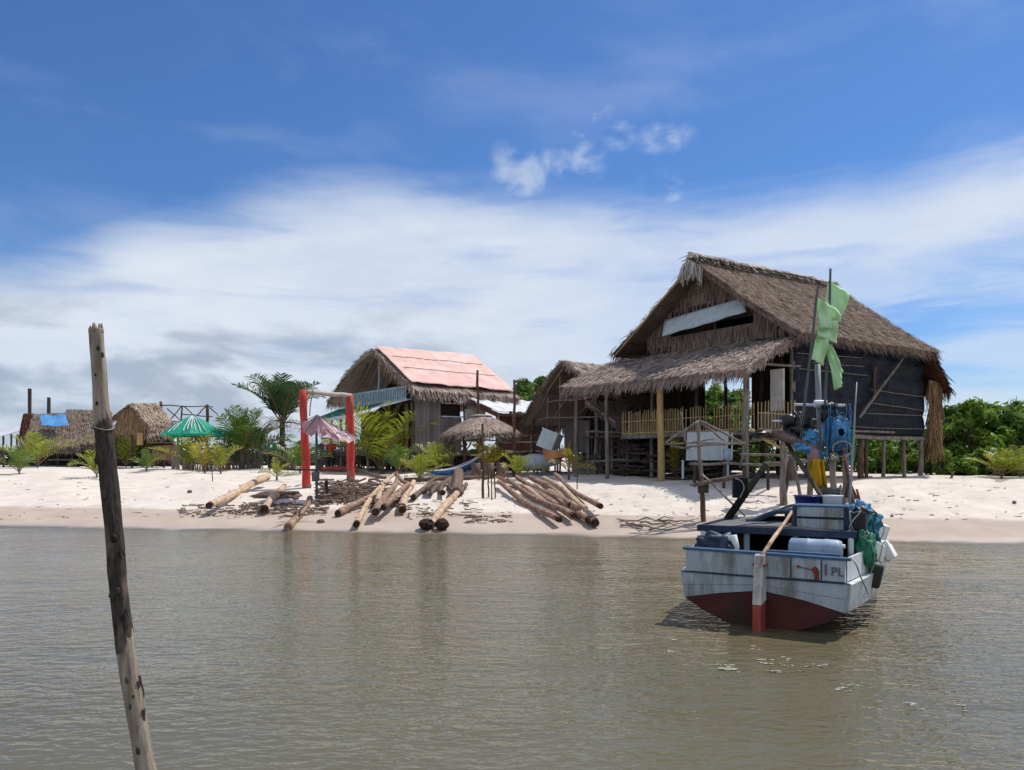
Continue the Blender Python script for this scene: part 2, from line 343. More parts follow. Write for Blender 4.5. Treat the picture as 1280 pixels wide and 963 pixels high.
# ------------------------------------------------------------------ beach sheet
def axis(lo, hi, step, far, grow=1.35):
    a=list(np.arange(lo,hi+1e-6,step)); s=step
    b=[]; x=a[-1]
    while x<far: s*=grow; x+=s; b.append(x)
    c=[]; x=a[0]; s=step
    while x>-far: s*=grow; x-=s; c.append(x)
    return np.array(c[::-1]+a+b)
def npmesh(name, X, Y, Z, m):
    nx,ny=len(X),len(Y); xx,yy=np.meshgrid(X,Y)
    co_=np.stack([xx,yy,Z],-1).reshape(-1,3)
    i=np.arange(nx-1); j=np.arange(ny-1); ii,jj=np.meshgrid(i,j); a=(jj*nx+ii).ravel()
    q=np.stack([a,a+1,a+1+nx,a+nx],-1)
    me=bpy.data.meshes.new(name); me.vertices.add(len(co_)); me.vertices.foreach_set('co',co_.ravel())
    me.loops.add(q.size); me.loops.foreach_set('vertex_index',q.ravel()); me.polygons.add(len(q))
    me.polygons.foreach_set('loop_start',np.arange(0,q.size,4)); me.polygons.foreach_set('use_smooth',np.ones(len(q),bool))
    me.update(); me.validate(); me.materials.append(m)
    o=bpy.data.objects.new(name,me); COL.objects.link(o); return o
def vnoise(x,y,seed):
    r=np.random.RandomState(seed); T=r.rand(256,256)
    xi=np.floor(x).astype(int); yi=np.floor(y).astype(int); fx=x-xi; fy=y-yi; fx=fx*fx*(3-2*fx); fy=fy*fy*(3-2*fy)
    g=lambda a,b:T[a%256,b%256]
    return (g(xi,yi)*(1-fx)+g(xi+1,yi)*fx)*(1-fy)+(g(xi,yi+1)*(1-fx)+g(xi+1,yi+1)*fx)*fy
bx=axis(-24,24,.12,3000); by=np.concatenate([np.array([-300,-60,-10,5,10,13]),np.arange(15,34,.11),axis(34,40,.25,3000)[axis(34,40,.25,3000)>=34.05]])
xx,yy=np.meshgrid(bx,by); Z=ground_z(xx,yy)
s_=yy-shore(xx); dry=np.clip((s_-1.5)/1.5,0,1)*np.clip((70-yy)/30,0,1)
foot=vnoise(xx*2.6,yy*2.6,3)*.5+vnoise(xx*5.1,yy*5.1,4)*.35
foot=-np.clip(foot-.5,0,1)
Z=Z+dry*(foot*.30+.05*(vnoise(xx*.9,yy*.9,5)-.5))
sm=bpy.data.materials.new('beach_sand'); sm.use_nodes=True; nt2=sm.node_tree; nt2.nodes.clear()
def sand_nodes(nt):
    L=nt.links.new
    out=nd(nt,'ShaderNodeOutputMaterial'); p=nd(nt,'ShaderNodeBsdfPrincipled'); L(p.outputs[0],out.inputs[0])
    tc=nd(nt,'ShaderNodeTexCoord'); sp=nd(nt,'ShaderNodeSeparateXYZ'); L(tc.outputs['Object'],sp.inputs[0])
    def noise(sc,de,mapscale=(1,1,1)):
        mp=nd(nt,'ShaderNodeMapping'); mp.inputs['Scale'].default_value=mapscale; L(tc.outputs['Object'],mp.inputs[0])
        n=nd(nt,'ShaderNodeTexNoise'); n.inputs['Scale'].default_value=sc; n.inputs['Detail'].default_value=de; n.inputs['Roughness'].default_value=.6; L(mp.outputs[0],n.inputs[0]); return n.outputs[0]
    def mr(x,a,b,c=0.,d=1.):
        n=nd(nt,'ShaderNodeMapRange'); n.interpolation_type='SMOOTHSTEP'
        for i,k in enumerate((a,b,c,d)): n.inputs[i+1].default_value=k
        L(x,n.inputs[0]); return n.outputs[0]
    def mix(f,a,b):
        n=nd(nt,'ShaderNodeMix',data_type='RGBA')
        if isinstance(f,float): n.inputs[0].default_value=f
        else: L(f,n.inputs[0])
        for i,k in ((6,a),(7,b)):
            if isinstance(k,tuple): n.inputs[i].default_value=(*k,1)
            else: L(k,n.inputs[i])
        return n.outputs[2]
    def m2(op,a,b):
        n=nd(nt,'ShaderNodeMath',operation=op)
        for i,k in enumerate((a,b)):
            if isinstance(k,(int,float)): n.inputs[i].default_value=k
            else: L(k,n.inputs[i])
        return n.outputs[0]
    fine=noise(1.1,8); grain=noise(28,4); med=noise(.35,4)
    dryc=mix(mr(fine,.3,.7),(.57,.50,.435),(.665,.595,.53))
    dryc=mix(m2('MULTIPLY',mr(noise(5.5,7,(.55,1.6,1)),.57,.68),.45),dryc,(.36,.29,.245))     # scattered darker brownish speckles
    wetc=mix(mr(fine,.3,.7),(.40,.32,.26),(.46,.375,.31))
    zz=m2('ADD',sp.outputs[2],m2('MULTIPLY',m2('SUBTRACT',noise(.8,6,(1,2.2,1)),.5),.12))
    wet=mr(zz,.42,.35)
    base=mix(wet,dryc,wetc)
    under=mr(zz,.06,.0)
    base=mix(under,base,(.16,.125,.085))
    L(base,p.inputs['Base Color'])
    L(mr(zz,.02,.16,.35,.95),p.inputs['Roughness'])
    p.inputs['Specular IOR Level'].default_value=.25
    b=nd(nt,'ShaderNodeBump'); b.inputs['Strength'].default_value=.55; b.inputs['Distance'].default_value=.06
    hh=m2('ADD',m2('MULTIPLY',noise(4.2,5),1.),m2('MULTIPLY',grain,.12)); L(m2('MULTIPLY',hh,mr(wet,0.,1.,1.,.08)),b.inputs['Height']); L(b.outputs[0],p.inputs['Normal'])
sand_nodes(nt2)
tag(npmesh('beach',bx,by,Z,sm),'white sand beach with a damp tan band along the water','beach',kind='structure')
# ------------------------------------------------------------------ lagoon
wm=bpy.data.materials.new('lagoon_water'); wm.use_nodes=True; nw=wm.node_tree; nw.nodes.clear()
def water_nodes(nt):
    L=nt.links.new
    out=nd(nt,'ShaderNodeOutputMaterial'); p=nd(nt,'ShaderNodeBsdfPrincipled'); L(p.outputs[0],out.inputs[0])
    p.inputs['Roughness'].default_value=.055; p.inputs['IOR'].default_value=1.33; p.inputs['Specular IOR Level'].default_value=.5
    tc=nd(nt,'ShaderNodeTexCoord')
    def noise(sc,de,ms,rot=0.,ro=.5,dist=0.):
        mp=nd(nt,'ShaderNodeMapping'); mp.inputs['Scale'].default_value=ms; mp.inputs['Rotation'].default_value=(0,0,rot); L(tc.outputs['Object'],mp.inputs[0])
        n=nd(nt,'ShaderNodeTexNoise'); n.inputs['Scale'].default_value=sc; n.inputs['Detail'].default_value=de; n.inputs['Roughness'].default_value=ro; n.inputs['Distortion'].default_value=dist; L(mp.outputs[0],n.inputs[0]); return n.outputs[0]
    def m2(op,a,b):
        n=nd(nt,'ShaderNodeMath',operation=op)
        for i,k in enumerate((a,b)):
            if isinstance(k,(int,float)): n.inputs[i].default_value=k
            else: L(k,n.inputs[i])
        return n.outputs[0]
    c=nd(nt,'ShaderNodeMix',data_type='RGBA'); L(noise(.25,3,(1,1,1)),c.inputs[0]); c.inputs[6].default_value=(.104,.091,.052,1); c.inputs[7].default_value=(.138,.120,.072,1)
    L(c.outputs[2],p.inputs['Base Color'])
    h=m2('ADD',m2('MULTIPLY',noise(2.6,2,(.75,1.9,1),.25,.45,.5),1.0),m2('MULTIPLY',noise(7.5,2,(.8,1.7,1),-.35,.5,.4),.85))
    h=m2('ADD',h,m2('MULTIPLY',noise(.8,2,(.6,1.5,1),.5),.8))
    b=nd(nt,'ShaderNodeBump'); b.inputs['Strength'].default_value=1.; b.inputs['Distance'].default_value=.021; wp=nd(nt,'ShaderNodeMapRange'); wp.inputs[1].default_value=.35; wp.inputs[2].default_value=.65; wp.inputs[3].default_value=.45; wp.inputs[4].default_value=1.35; L(noise(.22,3,(1,1.6,1),.4),wp.inputs[0]); h=m2('MULTIPLY',h,wp.outputs[0]); L(h,b.inputs['Height']); L(b.outputs[0],p.inputs['Normal'])
water_nodes(nw)
wx=np.concatenate([np.array([-3000,-800,-200,-60]),np.arange(-30,30.1,1.),np.array([60,200,800,3000])]); wy=np.concatenate([np.array([-600,-100,-20]),np.arange(0,26,1.),np.array([40,90])])
tag(npmesh('water',wx,wy,np.zeros((len(wy),len(wx))),wm),'murky green brown lagoon water with small ripples','water',kind='structure')
# ------------------------------------------------------------------ thatch
def bil(A,B,C,D,s,t):                # A-B top edge, D-C bottom edge
    return (V(A).lerp(V(B),s)).lerp(V(D).lerp(V(C),s),t)
def thatch(mb, A,B,C,D, th=.14, dens=75, ln=.36, w=.018, sag=0., fringe=.22, lift=.05, mi=0, rows=.22, wild=.35, rake=True):
    A,B,C,D=map(V,(A,B,C,D))
    n=(B-A).cross(D-A).normalized()
    if n.z<0: n=-n
    def P(s,t):
        p=bil(A,B,C,D,s,t); k=mnoise.noise(p*.9+V((3,1,2)))*.05
        return p - V((0,0,1))*sag*math.sin(math.pi*t)*1.0 + n*k
    Ls=((B-A).length+(C-D).length)/2; Ld=((D-A).length+(C-B).length)/2
    mb.grid(lambda u,v:P(u,v), max(3,int(Ls/.6)), max(3,int(Ld/.5)), mi, th=(th if (B-A).cross(D-A).z>0 else -th))
    # layered stalks
    nr=max(2,int(Ld/rows)); per=int(Ls*Ld*dens/nr)
    for r in range(nr+1):
        for _ in range(per):
            s=rnd.uniform(-.012,1.012); t=min(1.0,max(0,(r+rnd.uniform(-.45,.45))/nr))
            p=P(s,t); d=(P(s,min(1,t+.05))-P(s,max(0,t-.05))).normalized() if t<1 else (P(s,1)-P(s,.95)).normalized()
            side=n.cross(d).normalized()
            d=(d+side*rnd.gauss(0,wild*.5)+n*rnd.uniform(-.02,.16)).normalized()
            side=n.cross(d).normalized(); side=(side+n*rnd.uniform(-.35,.35)).normalized()
            mb.blade(p+n*rnd.uniform(.0,lift), d, side, ln*rnd.uniform(.5,1.15), w*rnd.uniform(.6,1.3), w*rnd.uniform(.15,.6), mi=mi)
    # hanging fringe along the eave
    for _ in range(int(Ls*95)):
        s=rnd.uniform(-.01,1.01); p=P(s,1)-n*rnd.uniform(0,th)
        d=((P(s,1)-P(s,.9)).normalized()*.7+V((0,0,-1))*rnd.uniform(.4,1.1)+V((rnd.gauss(0,.2),rnd.gauss(0,.2),0))).normalized()
        side=n.cross(d).normalized()
        mb.blade(p, d, side, fringe*rnd.uniform(.5,1.5), w*rnd.uniform(.6,1.2), w*.3, mi=mi)
    if rake:
        for e in (0.,1.):
            for _ in range(int(Ld*55)):
                t=rnd.random(); p=P(e,t)-n*rnd.uniform(0,th)
                o=(P(0,t)-P(1,t)).normalized()*(1 if e==0 else -1)
                d=(o*rnd.uniform(.1,.6)+(P(e,min(1,t+.05))-P(e,max(0,t-.05))).normalized()*rnd.uniform(.3,1)+V((0,0,-1))*rnd.uniform(.2,.8)).normalized()
                mb.blade(p,d,n.cross(d).normalized(),fringe*.8*rnd.uniform(.4,1.3),w,w*.3,mi=mi)
def straw_wall(mb, A,B,C,D, dens=60, ln=.6, w=.024, mi=0, out=.08, rows=.4):     # vertical hanging straw, A-B top, D-C bottom
    A,B,C,D=map(V,(A,B,C,D)); n=(B-A).cross(D-A).normalized()
    mb.grid(lambda u,v:bil(A,B,C,D,u,v),3,3,mi,th=.06)
    area=((B-A).length+(C-D).length)/2*((D-A).length+(C-B).length)/2
    for _ in range(int(area*dens)):
        s,t=rnd.random(),rnd.random(); p=bil(A,B,C,D,s,t)
        sg=rnd.choice((-1,1)); d=(V((0,0,-1))+V((rnd.gauss(0,.12),rnd.gauss(0,.12),0))+n*sg*rnd.uniform(0,.1)).normalized()
        mb.blade(p+n*sg*(out+.03), d, n.cross(d).normalized(), ln*rnd.uniform(.4,1.1), w*rnd.uniform(.6,1.3), w*.5, mi=mi)
def pole(name,m,parent,p,q,r,r2=None,n=7,bend=.015,seg=5,label=None):
    mb=MB(); mb.stick(p,q,r,r2,n,seg,bend); o=mb.build(name,m,parent,smooth=True)
    if label: o['label']=label
    return o
def post_to(px,py,ptop,m,parent,name,r,r2=None):  pass
# ================================================================== the big thatched stilt house
bu=V((.833,.553,0)); bv=V((.553,-.833,0)); bo=V((6.70,28.6,0))
def HB(a,b,z): return bo+bu*a+bv*b+V((0,0,z))
house=thing('stilt_house','tall two storey thatched stilt house with black plastic side wall at the right','house',HB(4,0,gz(*HB(4,0,0)[:2])))
RZ_=9.35
mb=MB()
# right slope (sunlit), slightly concave, then the left slope
thatch(mb, HB(0,0,RZ_),HB(8.9,0,RZ_+.1),HB(8.35,4.75,5.98),HB(-.05,4.72,5.98), th=.2, dens=260, ln=.27, w=.0135, sag=.12, fringe=.26, rows=.13)
thatch(mb, HB(8.9,0,RZ_+.1),HB(0,0,RZ_),HB(-.1,-4.35,6.32),HB(8.6,-4.35,6.2), th=.2, dens=45, ln=.45, sag=.2, fringe=.3)
mb.build('thatch_roof','thatch',house)
mb=MB()
for k in range(900):                       # bleached ridge capping
    a=rnd.uniform(-.15,8.9); sg=rnd.choice((-1,1)); p=HB(a,sg*rnd.uniform(0,.1),RZ_+.12+rnd.uniform(-.03,.1))
    d=(bv*sg*rnd.uniform(.4,1)+bu*rnd.gauss(0,.8)+V((0,0,-rnd.uniform(.15,.8)))).normalized()
    mb.blade(p,d,bu,rnd.uniform(.2,.55),.03,.018)
mb.tube([HB(a,rnd.uniform(-.04,.04),RZ_+.1+rnd.uniform(-.03,.05)) for a in np.linspace(-.15,8.9,16)],.13,8,wob=.25)
for k in range(160):
    p=HB(rnd.uniform(-.25,.1),rnd.gauss(0,.25),RZ_-.05); p.z-=abs((p-bo).dot(bv))*.75
    d=(V((0,0,-1))+bv*rnd.gauss(0,.35)-bu*rnd.uniform(0,.4)).normalized(); mb.blade(p,d,bv,rnd.uniform(.25,.7),.035,.012)
rc_=mb.build('ridge_cap','bleached',house)
for b,dz in ((.28,.06),(.42,-.06)):
    mb=MB(); mb.stick(HB(.1,b,RZ_-b*.72+.13+dz),HB(8.6,b,RZ_-b*.72+.2+dz),.028,.025,6,8,.004); mb.build('ridge_pole','wood_dark',rc_)
# gable wall of hanging straw with a long opening
ga=.75
def zslope(b): return RZ_-.28-abs(b)*(.75 if b>0 else .70)
mb=MB()
for (b0,b1,zt,zb) in ((-1.9,1.9,None,7.72),(-3.1,-1.75,None,6.35),(2.25,3.6,None,6.1),(-1.75,2.25,6.7,6.0)):
    if zt is None and b0<0<b1:
        for (x0,x1) in ((b0,0),(0,b1)):
            straw_wall(mb,HB(ga,x0,zslope(x0)-.05),HB(ga,x1,zslope(x1)-.05),HB(ga,x1,zb),HB(ga,x0,zb),dens=110,ln=.55)
    elif zt is None: straw_wall(mb,HB(ga,b0,zslope(b0)),HB(ga,b1,zslope(b1)),HB(ga,b1,zb),HB(ga,b0,zb),dens=110,ln=.5)
    else: straw_wall(mb,HB(ga,b0,zt),HB(ga,b1,zt),HB(ga,b1,zb),HB(ga,b0,zb),dens=110,ln=.4)
gw=mb.build('gable_wall','thatch',house)
for z,b in ((8.22,1.0),(7.72,1.75)):
    pole('gable_batten','wood_grey',gw,HB(ga-.13,-b,z-.03),HB(ga-.13,b,z+.05),.02)
# awning sheet propped over the opening
mb=MB()
def aw(u,v):
    p=bil(HB(ga-.22,-1.95,7.38),HB(ga-.22,1.95,7.62),HB(ga-.5,2.3,7.02),HB(ga-.55,-1.75,6.68),u,v)
    return p+V((0,0,1))*(.012*math.sin(9*u)+.012*math.sin(23*u+2*v))*v
mb.grid(aw,26,6,th=.015); mb.build('window_awning','grey_sheet',gw,smooth=True)
pole('window_post','wood_grey',gw,HB(ga+.1,.35,6.6),HB(ga+.1,.35,7.8),.05)
mb=MB(); mb.box(HB(ga+2.4,-.1,6.5),3.3,.06,2.0,ax=bv,ay=bu,az=(0,0,1)); mb.build('loft_dark_sheet','void',house)  # near-black sheet added so the gable opening reads as deep shade
# bamboo rake poles under the left overhang
pole('rake_pole','post_yellow',house,HB(-.1,-.1,RZ_-.40),HB(-.25,-4.1,6.1),.05,bend=.004)
pole('rake_pole','wood_dark',house,HB(.25,.2,RZ_-.45),HB(.25,4.3,6.05),.045,bend=.004)
mb=MB()
for k in range(9):
    t=.1+k*.1; mb.stick(HB(.02,-4.3*t,RZ_-.3-3.05*t),HB(2.5,-4.3*t,RZ_-.3-3.05*t),.03,.03,5,2,.005)
mb.build('roof_batten','wood_dark',house)
# lean-to roof in front of the gable
mb=MB()
thatch(mb, HB(.6,-4.7,6.05),HB(.65,4.3,5.98),HB(-2.75,4.75,4.62),HB(-2.7,-4.3,4.72), th=.22, dens=230, ln=.30, w=.018, sag=-.12, fringe=.3, lift=.09, wild=.8, rows=.15)
mb.build('porch_roof','thatch_pale',house)
# stilts and posts
def hpost(px_b,a,b,ztop,r,m,name='post'):
    p=HB(a,b,0); z0=gz(p.x,p.y)-.2; q=HB(a+rnd.uniform(-.05,.05),b+rnd.uniform(-.05,.05),ztop); p.z=z0
    return pole(name,m,house,p,q,r,r*.85,8,bend=.006)
o=hpost(0,-2.45,.87,4.75,.13,'post_yellow'); o['label']='thick yellowish porch post'
hpost(0,-2.45,4.5,4.72,.11,'wood_grey')
hpost(0,-2.4,-2.0,4.7,.08,'wood_grey'); hpost(0,-2.4,-3.9,4.7,.08,'wood_grey')
for a,b,r in ((.2,4.2,.10),(4.08,4.2,.11),(4.35,4.25,.07),(5.5,4.2,.075),(6.9,4.2,.075),(8.05,4.2,.10)):
    hpost(0,a,b,2.75 if a>.3 else 6.0,r,'wood_brown' if a in (4.08,4.35) else 'wood_grey')
for a in (.6,2.6,4.6,6.6,8.1): hpost(0,a,-4.1,6.0,.09,'wood_dark')
for a in (1.,3.,5.,7.): hpost(0,a,0,2.7,.09,'wood_dark')
for b in (-2.7,-1.3,-.35,2.6,3.5): hpost(0,.75,b,6.0,.09,'wood_dark')
hpost(0,-1.5,1.6,4.9,.075,'wood_dark'); hpost(0,-1.2,-.9,4.9,.08,'wood_grey')
# platform and beams
mb=MB(); mb.box(HB(3.2,0,2.74),10.2,8.4,.07,ax=bu,ay=bv,az=(0,0,1)); mb.build('platform','wood_dark',house)
mb=MB(); mb.box(HB(-1.45,1.5,2.755),1.0,6.3,.07,ax=bu,ay=bv,az=(0,0,1)); mb.build('porch_floor','wood_grey',house)
for (p,q,r) in ((HB(-1.95,-1.7,2.68),HB(-1.95,4.7,2.68),.06),(HB(.1,4.32,2.66),HB(8.15,4.32,2.66),.085),(HB(.3,4.33,2.82),HB(6.0,4.33,2.86),.05),(HB(-2.45,-2.0,4.55),HB(-2.45,4.6,4.52),.05),(HB(-2.2,4.3,4.9),HB(.5,4.3,4.95),.045)):
    pole('beam','wood_grey',house,p,q,r,bend=.004)
# bamboo rail in front, on the open left side and beyond the door
def pickets(a0,b0,a1,b1,z0,z1,step,r,skip=.08):
    mb=MB(); p=HB(a0,b0,0); q=HB(a1,b1,0); n=int((q-p).length/step)
    for i in range(n+1):
        if rnd.random()<skip: continue
        c=p.lerp(q,i/n); h=rnd.uniform(-.08,.06)
        mb.stick(c+V((0,0,z0-rnd.uniform(0,.06))),c+V((rnd.uniform(-.02,.02),0,z1+h)),r*rnd.uniform(.7,1.2),r*.8,5,2,.01)
    for z in (z0+.12,(z0+z1)/2+.1): mb.stick(p+V((0,0,z)),q+V((0,0,z)),.018,.018,5,5,.003)
    return mb
pickets(-1.92,-1.7,-1.92,1.3,2.72,3.62,.082,.019).build('bamboo_railing','bamboo',house)
pickets(-1.92,1.4,-1.92,4.4,2.72,3.66,.115,.018,.1).build('bamboo_railing','bamboo',house)
pickets(-1.8,4.45,.0,4.45,2.72,3.75,.15,.022,.05).build('bamboo_railing','bamboo',house)
pickets(1.4,-4.1,8.0,-4.1,2.75,3.6,.14,.02,.15).build('bamboo_railing','bamboo',house)
# inner walls
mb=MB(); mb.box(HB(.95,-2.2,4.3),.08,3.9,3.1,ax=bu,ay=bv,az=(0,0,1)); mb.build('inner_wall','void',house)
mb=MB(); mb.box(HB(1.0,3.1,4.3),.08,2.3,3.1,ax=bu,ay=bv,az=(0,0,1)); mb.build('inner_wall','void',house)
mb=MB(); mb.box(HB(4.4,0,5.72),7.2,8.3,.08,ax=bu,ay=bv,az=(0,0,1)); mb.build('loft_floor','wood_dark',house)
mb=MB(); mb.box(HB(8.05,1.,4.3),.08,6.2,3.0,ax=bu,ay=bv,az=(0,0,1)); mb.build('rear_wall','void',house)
# light door panel by the corner
mb=MB(); mb.box(HB(-.35,4.05,4.15),.04,.52,1.35,ax=bu,ay=bv,az=(0,0,1)); mb.build('door_panel','white',house)
mb=MB(); mb.box(HB(-.35,3.85,3.12),.05,.95,.7,ax=bu,ay=bv,az=(0,0,1)); mb.build('door_plank','plank',house)
# black plastic wall with battens
def tw(u,v):
    p=bil(HB(.15,4.24,6.15),HB(8.1,4.24,6.0),HB(8.1,4.24,2.74),HB(.15,4.24,2.74),u,v)
    z=p.z; k=.07*abs(math.sin(z*4.4+.5*math.sin(u*9)))+.05*mnoise.noise(V((u*14,v*5,.3)))+.035*mnoise.noise(V((u*40,v*16,1.3)))
    return p+bv*k
mb=MB(); mb.grid(tw,90,50,th=.02); plw=mb.build('plastic_wall','tarp_black',house,smooth=True)
for z,a0,a1,dz in ((3.0,.3,7.9,.02),(3.5,3.9,8.0,.03),(3.9,4.2,8.05,-.18),(4.35,4.4,8.05,-.1),(4.85,.3,4.2,.0),(5.1,1.0,4.0,.05),(5.35,.2,3.8,.1)):
    pole('wall_batten','wood_grey',plw,HB(a0,4.40,z),HB(a1,4.40,z+dz),.016,n=5,bend=.003)
pole('wall_brace','wood_grey',plw,HB(3.6,4.46,3.35),HB(6.5,4.46,5.75),.05,bend=.004)
pole('wall_brace','wood_brown',plw,HB(4.6,4.42,5.2),HB(4.55,4.42,4.1),.06,.045,bend=.02)
# ragged reddish rear overhang with straw hanging to below the floor
mb=MB()
thatch(mb,HB(7.8,4.7,6.0),HB(7.8,1.5,6.2),HB(9.1,1.5,4.8),HB(9.0,4.8,4.62),th=.12,dens=90,ln=.5,w=.024,fringe=.4,wild=.8,sag=-.1)

for _ in range(900):
    s_,t_=rnd.random(),rnd.random(); p=bil(HB(7.8,4.7,5.9),HB(7.8,1.5,6.1),HB(9.1,1.5,4.7),HB(9.0,4.8,4.5),s_,t_); mb.blade(p-V((0,0,rnd.uniform(.02,.12))),(bu*rnd.uniform(.3,1)+bv*rnd.uniform(0,.6)+V((0,0,-rnd.uniform(.5,1)))).normalized(),bu,rnd.uniform(.25,.6),.02,.008)
mb.build('rear_thatch','thatch_red',house)
mb=MB(); straw_wall(mb,HB(8.2,4.42,4.9),HB(8.95,4.5,4.8),HB(8.8,4.5,2.45),HB(8.2,4.42,2.5),dens=260,ln=.8,w=.022,out=.05)
for _ in range(260):
    s=rnd.random(); mb.blade(HB(8.2+s*.75,4.45+rnd.uniform(-.1,.15),rnd.uniform(2.3,3.4)),(V((rnd.gauss(0,.1),0,-1))).normalized(),bu,rnd.uniform(.3,.85),.018,.006)
mb.build('straw_curtain','thatch_gold',house)
# under the floor: rough stack of driftwood and stones in the shade, one mass
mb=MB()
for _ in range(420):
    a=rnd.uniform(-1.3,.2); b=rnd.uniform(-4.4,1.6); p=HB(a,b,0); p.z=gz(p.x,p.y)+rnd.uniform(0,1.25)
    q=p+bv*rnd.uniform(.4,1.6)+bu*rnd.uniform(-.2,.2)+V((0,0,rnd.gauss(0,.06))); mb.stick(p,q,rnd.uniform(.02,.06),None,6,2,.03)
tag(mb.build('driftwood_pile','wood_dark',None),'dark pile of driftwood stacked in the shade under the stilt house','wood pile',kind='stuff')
# lower shelf work of sticks left of the porch
t=thing('stick_rack','low rack of crossed sticks beside the stilt house porch','rack',HB(-2.6,-3.6,gz(*HB(-2.6,-3.6,0)[:2])))
g0=gz(*HB(-2.6,-3.6,0)[:2])
for (p,q,r) in ((W(733,540,31.5),W(785,541,30),.05),(W(733,578,31.5),W(800,574,29.6),.05)): pole('rail','wood_grey',t,p,q,r)
mb=MB()
for px in range(736,790,4):
    d=31.5-(px-733)/52*1.5; k=rnd.uniform(-6,6); mb.stick(W(px,541,d),W(px+k,577,d),.015,.015,5,2,.01)
mb.build('stick_lattice','wood_grey',t)
for px in (736,765,784):
    d=31.5-(px-733)/52*1.5; b=G(px,596); pole('post','wood_grey',t,V((W(px,540,d).x,d,gz(W(px,540,d).x,d)-.1)),W(px,538,d),.06)
# things at the house
t=W(868,556,24.6); mb=MB(); 
mb.box(t+V((.35,-.2,-.05)),1.55,.06,.92,ax=(bv*.96+bu*.1).normalized(),ay=bu,az=V((0,-.18,1)).normalized(),jit=.01)
for k in range(5): mb.beam(t+V((-.15+k*.25,-.45-k*.2,.35)),t+V((-.15+k*.25,-.42-k*.2,-.48)),.035,.03)
mb.beam(t+V((-.35,.1,-.5)),t+V((-.35,.1,-1.1)),.06); mb.beam(t+V((.9,-.6,-.5)),t+V((.9,-.6,-1.1)),.06)
tag(mb.build('notice_board','grey_sheet',None,origin=t),'large white board leaning below the porch railing','board')
t=W(909,569,23.6); mb=MB(); mb.tube([t+V((0,0,-.18)),t+V((0,0,-.15)),t+V((0,0,.16)),t+V((0,0,.2))],[.10,.13,.14,.10],12)
tag(mb.build('plastic_jerrycan',['drum'],None,origin=t,smooth=True),'small pale blue can hanging beside the white board','can')
pole_l=thing('stick_platform','crude plank shelf on thin posts below the right end of the porch','shelf',G(940,606))
for (p,q,r) in ((W(862,580,24),W(985,580,22.5),.05),(W(925,568,22.8),W(990,571,22.3),.04)): pole('rail','wood_grey',pole_l,p,q,r)
for px,d in ((868,24),(905,23.5),(930,23.2),(960,22.9)):
    p=W(px,575,d); pole('leg','wood_dark',pole_l,V((p.x,p.y,gz(p.x,p.y)-.1)),p,.05)
# ================================================================== brown thatched shack between the two houses
so_=V((2.3,34,0))
def HS(a,b,z): return so_+bu*a+bv*b+V((0,0,z))
sh=thing('thatched_shack','open fronted brown thatched shack between the pink roofed house and the tall house','shack',HS(2,0,gz(*HS(2,0,0)[:2])))
mb=MB()
thatch(mb,HS(0,0,6.2),HS(5,0,6.1),HS(5,3.7,4.3),HS(-.1,3.75,4.45),th=.18,dens=85,ln=.45,w=.026,sag=.05,fringe=.35,wild=.6)
mb.build('thatch_roof','thatch_pale',sh)
mb=MB()
thatch(mb,HS(5,0,6.1),HS(-.1,0,6.2),HS(-.3,-1.6,4.9),HS(5,-1.6,4.9),th=.18,dens=60,ln=.45,w=.026,sag=-.1,fringe=.1)
thatch(mb,HS(5,-1.6,4.9),HS(-.3,-1.6,4.9),HS(-.4,-2.75,3.55),HS(5,-2.75,3.6),th=.18,dens=60,ln=.5,w=.026,fringe=.5)
mb.build('thatch_slope','thatch',sh)
mb=MB(); thatch(mb,HS(-.4,2.0,4.3),HS(3,2.3,4.3),HS(2.7,4.2,3.3),HS(-.5,4.0,3.35),th=.12,dens=90,ln=.4,w=.024,fringe=.3,wild=.6); mb.build('side_roof','thatch_pale',sh)
for (p,q,r) in ((HS(-.05,.1,5.95),HS(-.1,-2.5,3.5),.035),(HS(-.05,1.5,5.4),HS(-.1,-1.2,3.3),.03),(HS(.4,2.4,5.0),HS(.3,.2,3.5),.03)):
    pole('rake_pole','wood_grey',sh,p,q,r)
g0=gz(HS(0,0,0).x,HS(0,0,0).y)
for a,b,zt,r,m in ((0,2.2,4.9,.1,'wood_grey'),(0,.9,5.4,.05,'wood_grey'),(0,-.3,5.6,.045,'wood_grey'),(0,-1.2,5.,.045,'wood_grey'),(0,-2.3,4.0,.06,'wood_dark'),(4,-2.3,4.0,.06,'wood_dark'),(4,2.5,4.6,.06,'wood_dark')):
    pole('post',m,sh,HS(a,b,g0-.2),HS(a,b,zt),r)
for z,b0,b1 in ((4.42,-1.2,2.2),(3.65,-1.9,3.3),(2.65,-2.4,-1.),(2.0,-2.4,1.)):
    pole('rail','wood_grey',sh,HS(-.08,b0,z),HS(-.08,b1,z+.05),.035)
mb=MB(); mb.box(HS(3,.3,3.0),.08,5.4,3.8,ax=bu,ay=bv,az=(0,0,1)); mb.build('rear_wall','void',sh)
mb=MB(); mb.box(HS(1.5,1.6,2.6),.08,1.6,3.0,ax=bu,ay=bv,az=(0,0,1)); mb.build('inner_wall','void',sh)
mb=MB(); mb.box(HS(2.0,-1.6,2.9),.06,1.9,1.5,ax=bu,ay=bv,az=(0,0,1)); mb.build('board_wall','plank',sh)
mb=MB(); mb.box(HS(1.2,0,1.95),2.6,5.2,.08,ax=bu,ay=bv,az=(0,0,1)); mb.build('platform','wood_dark',sh)
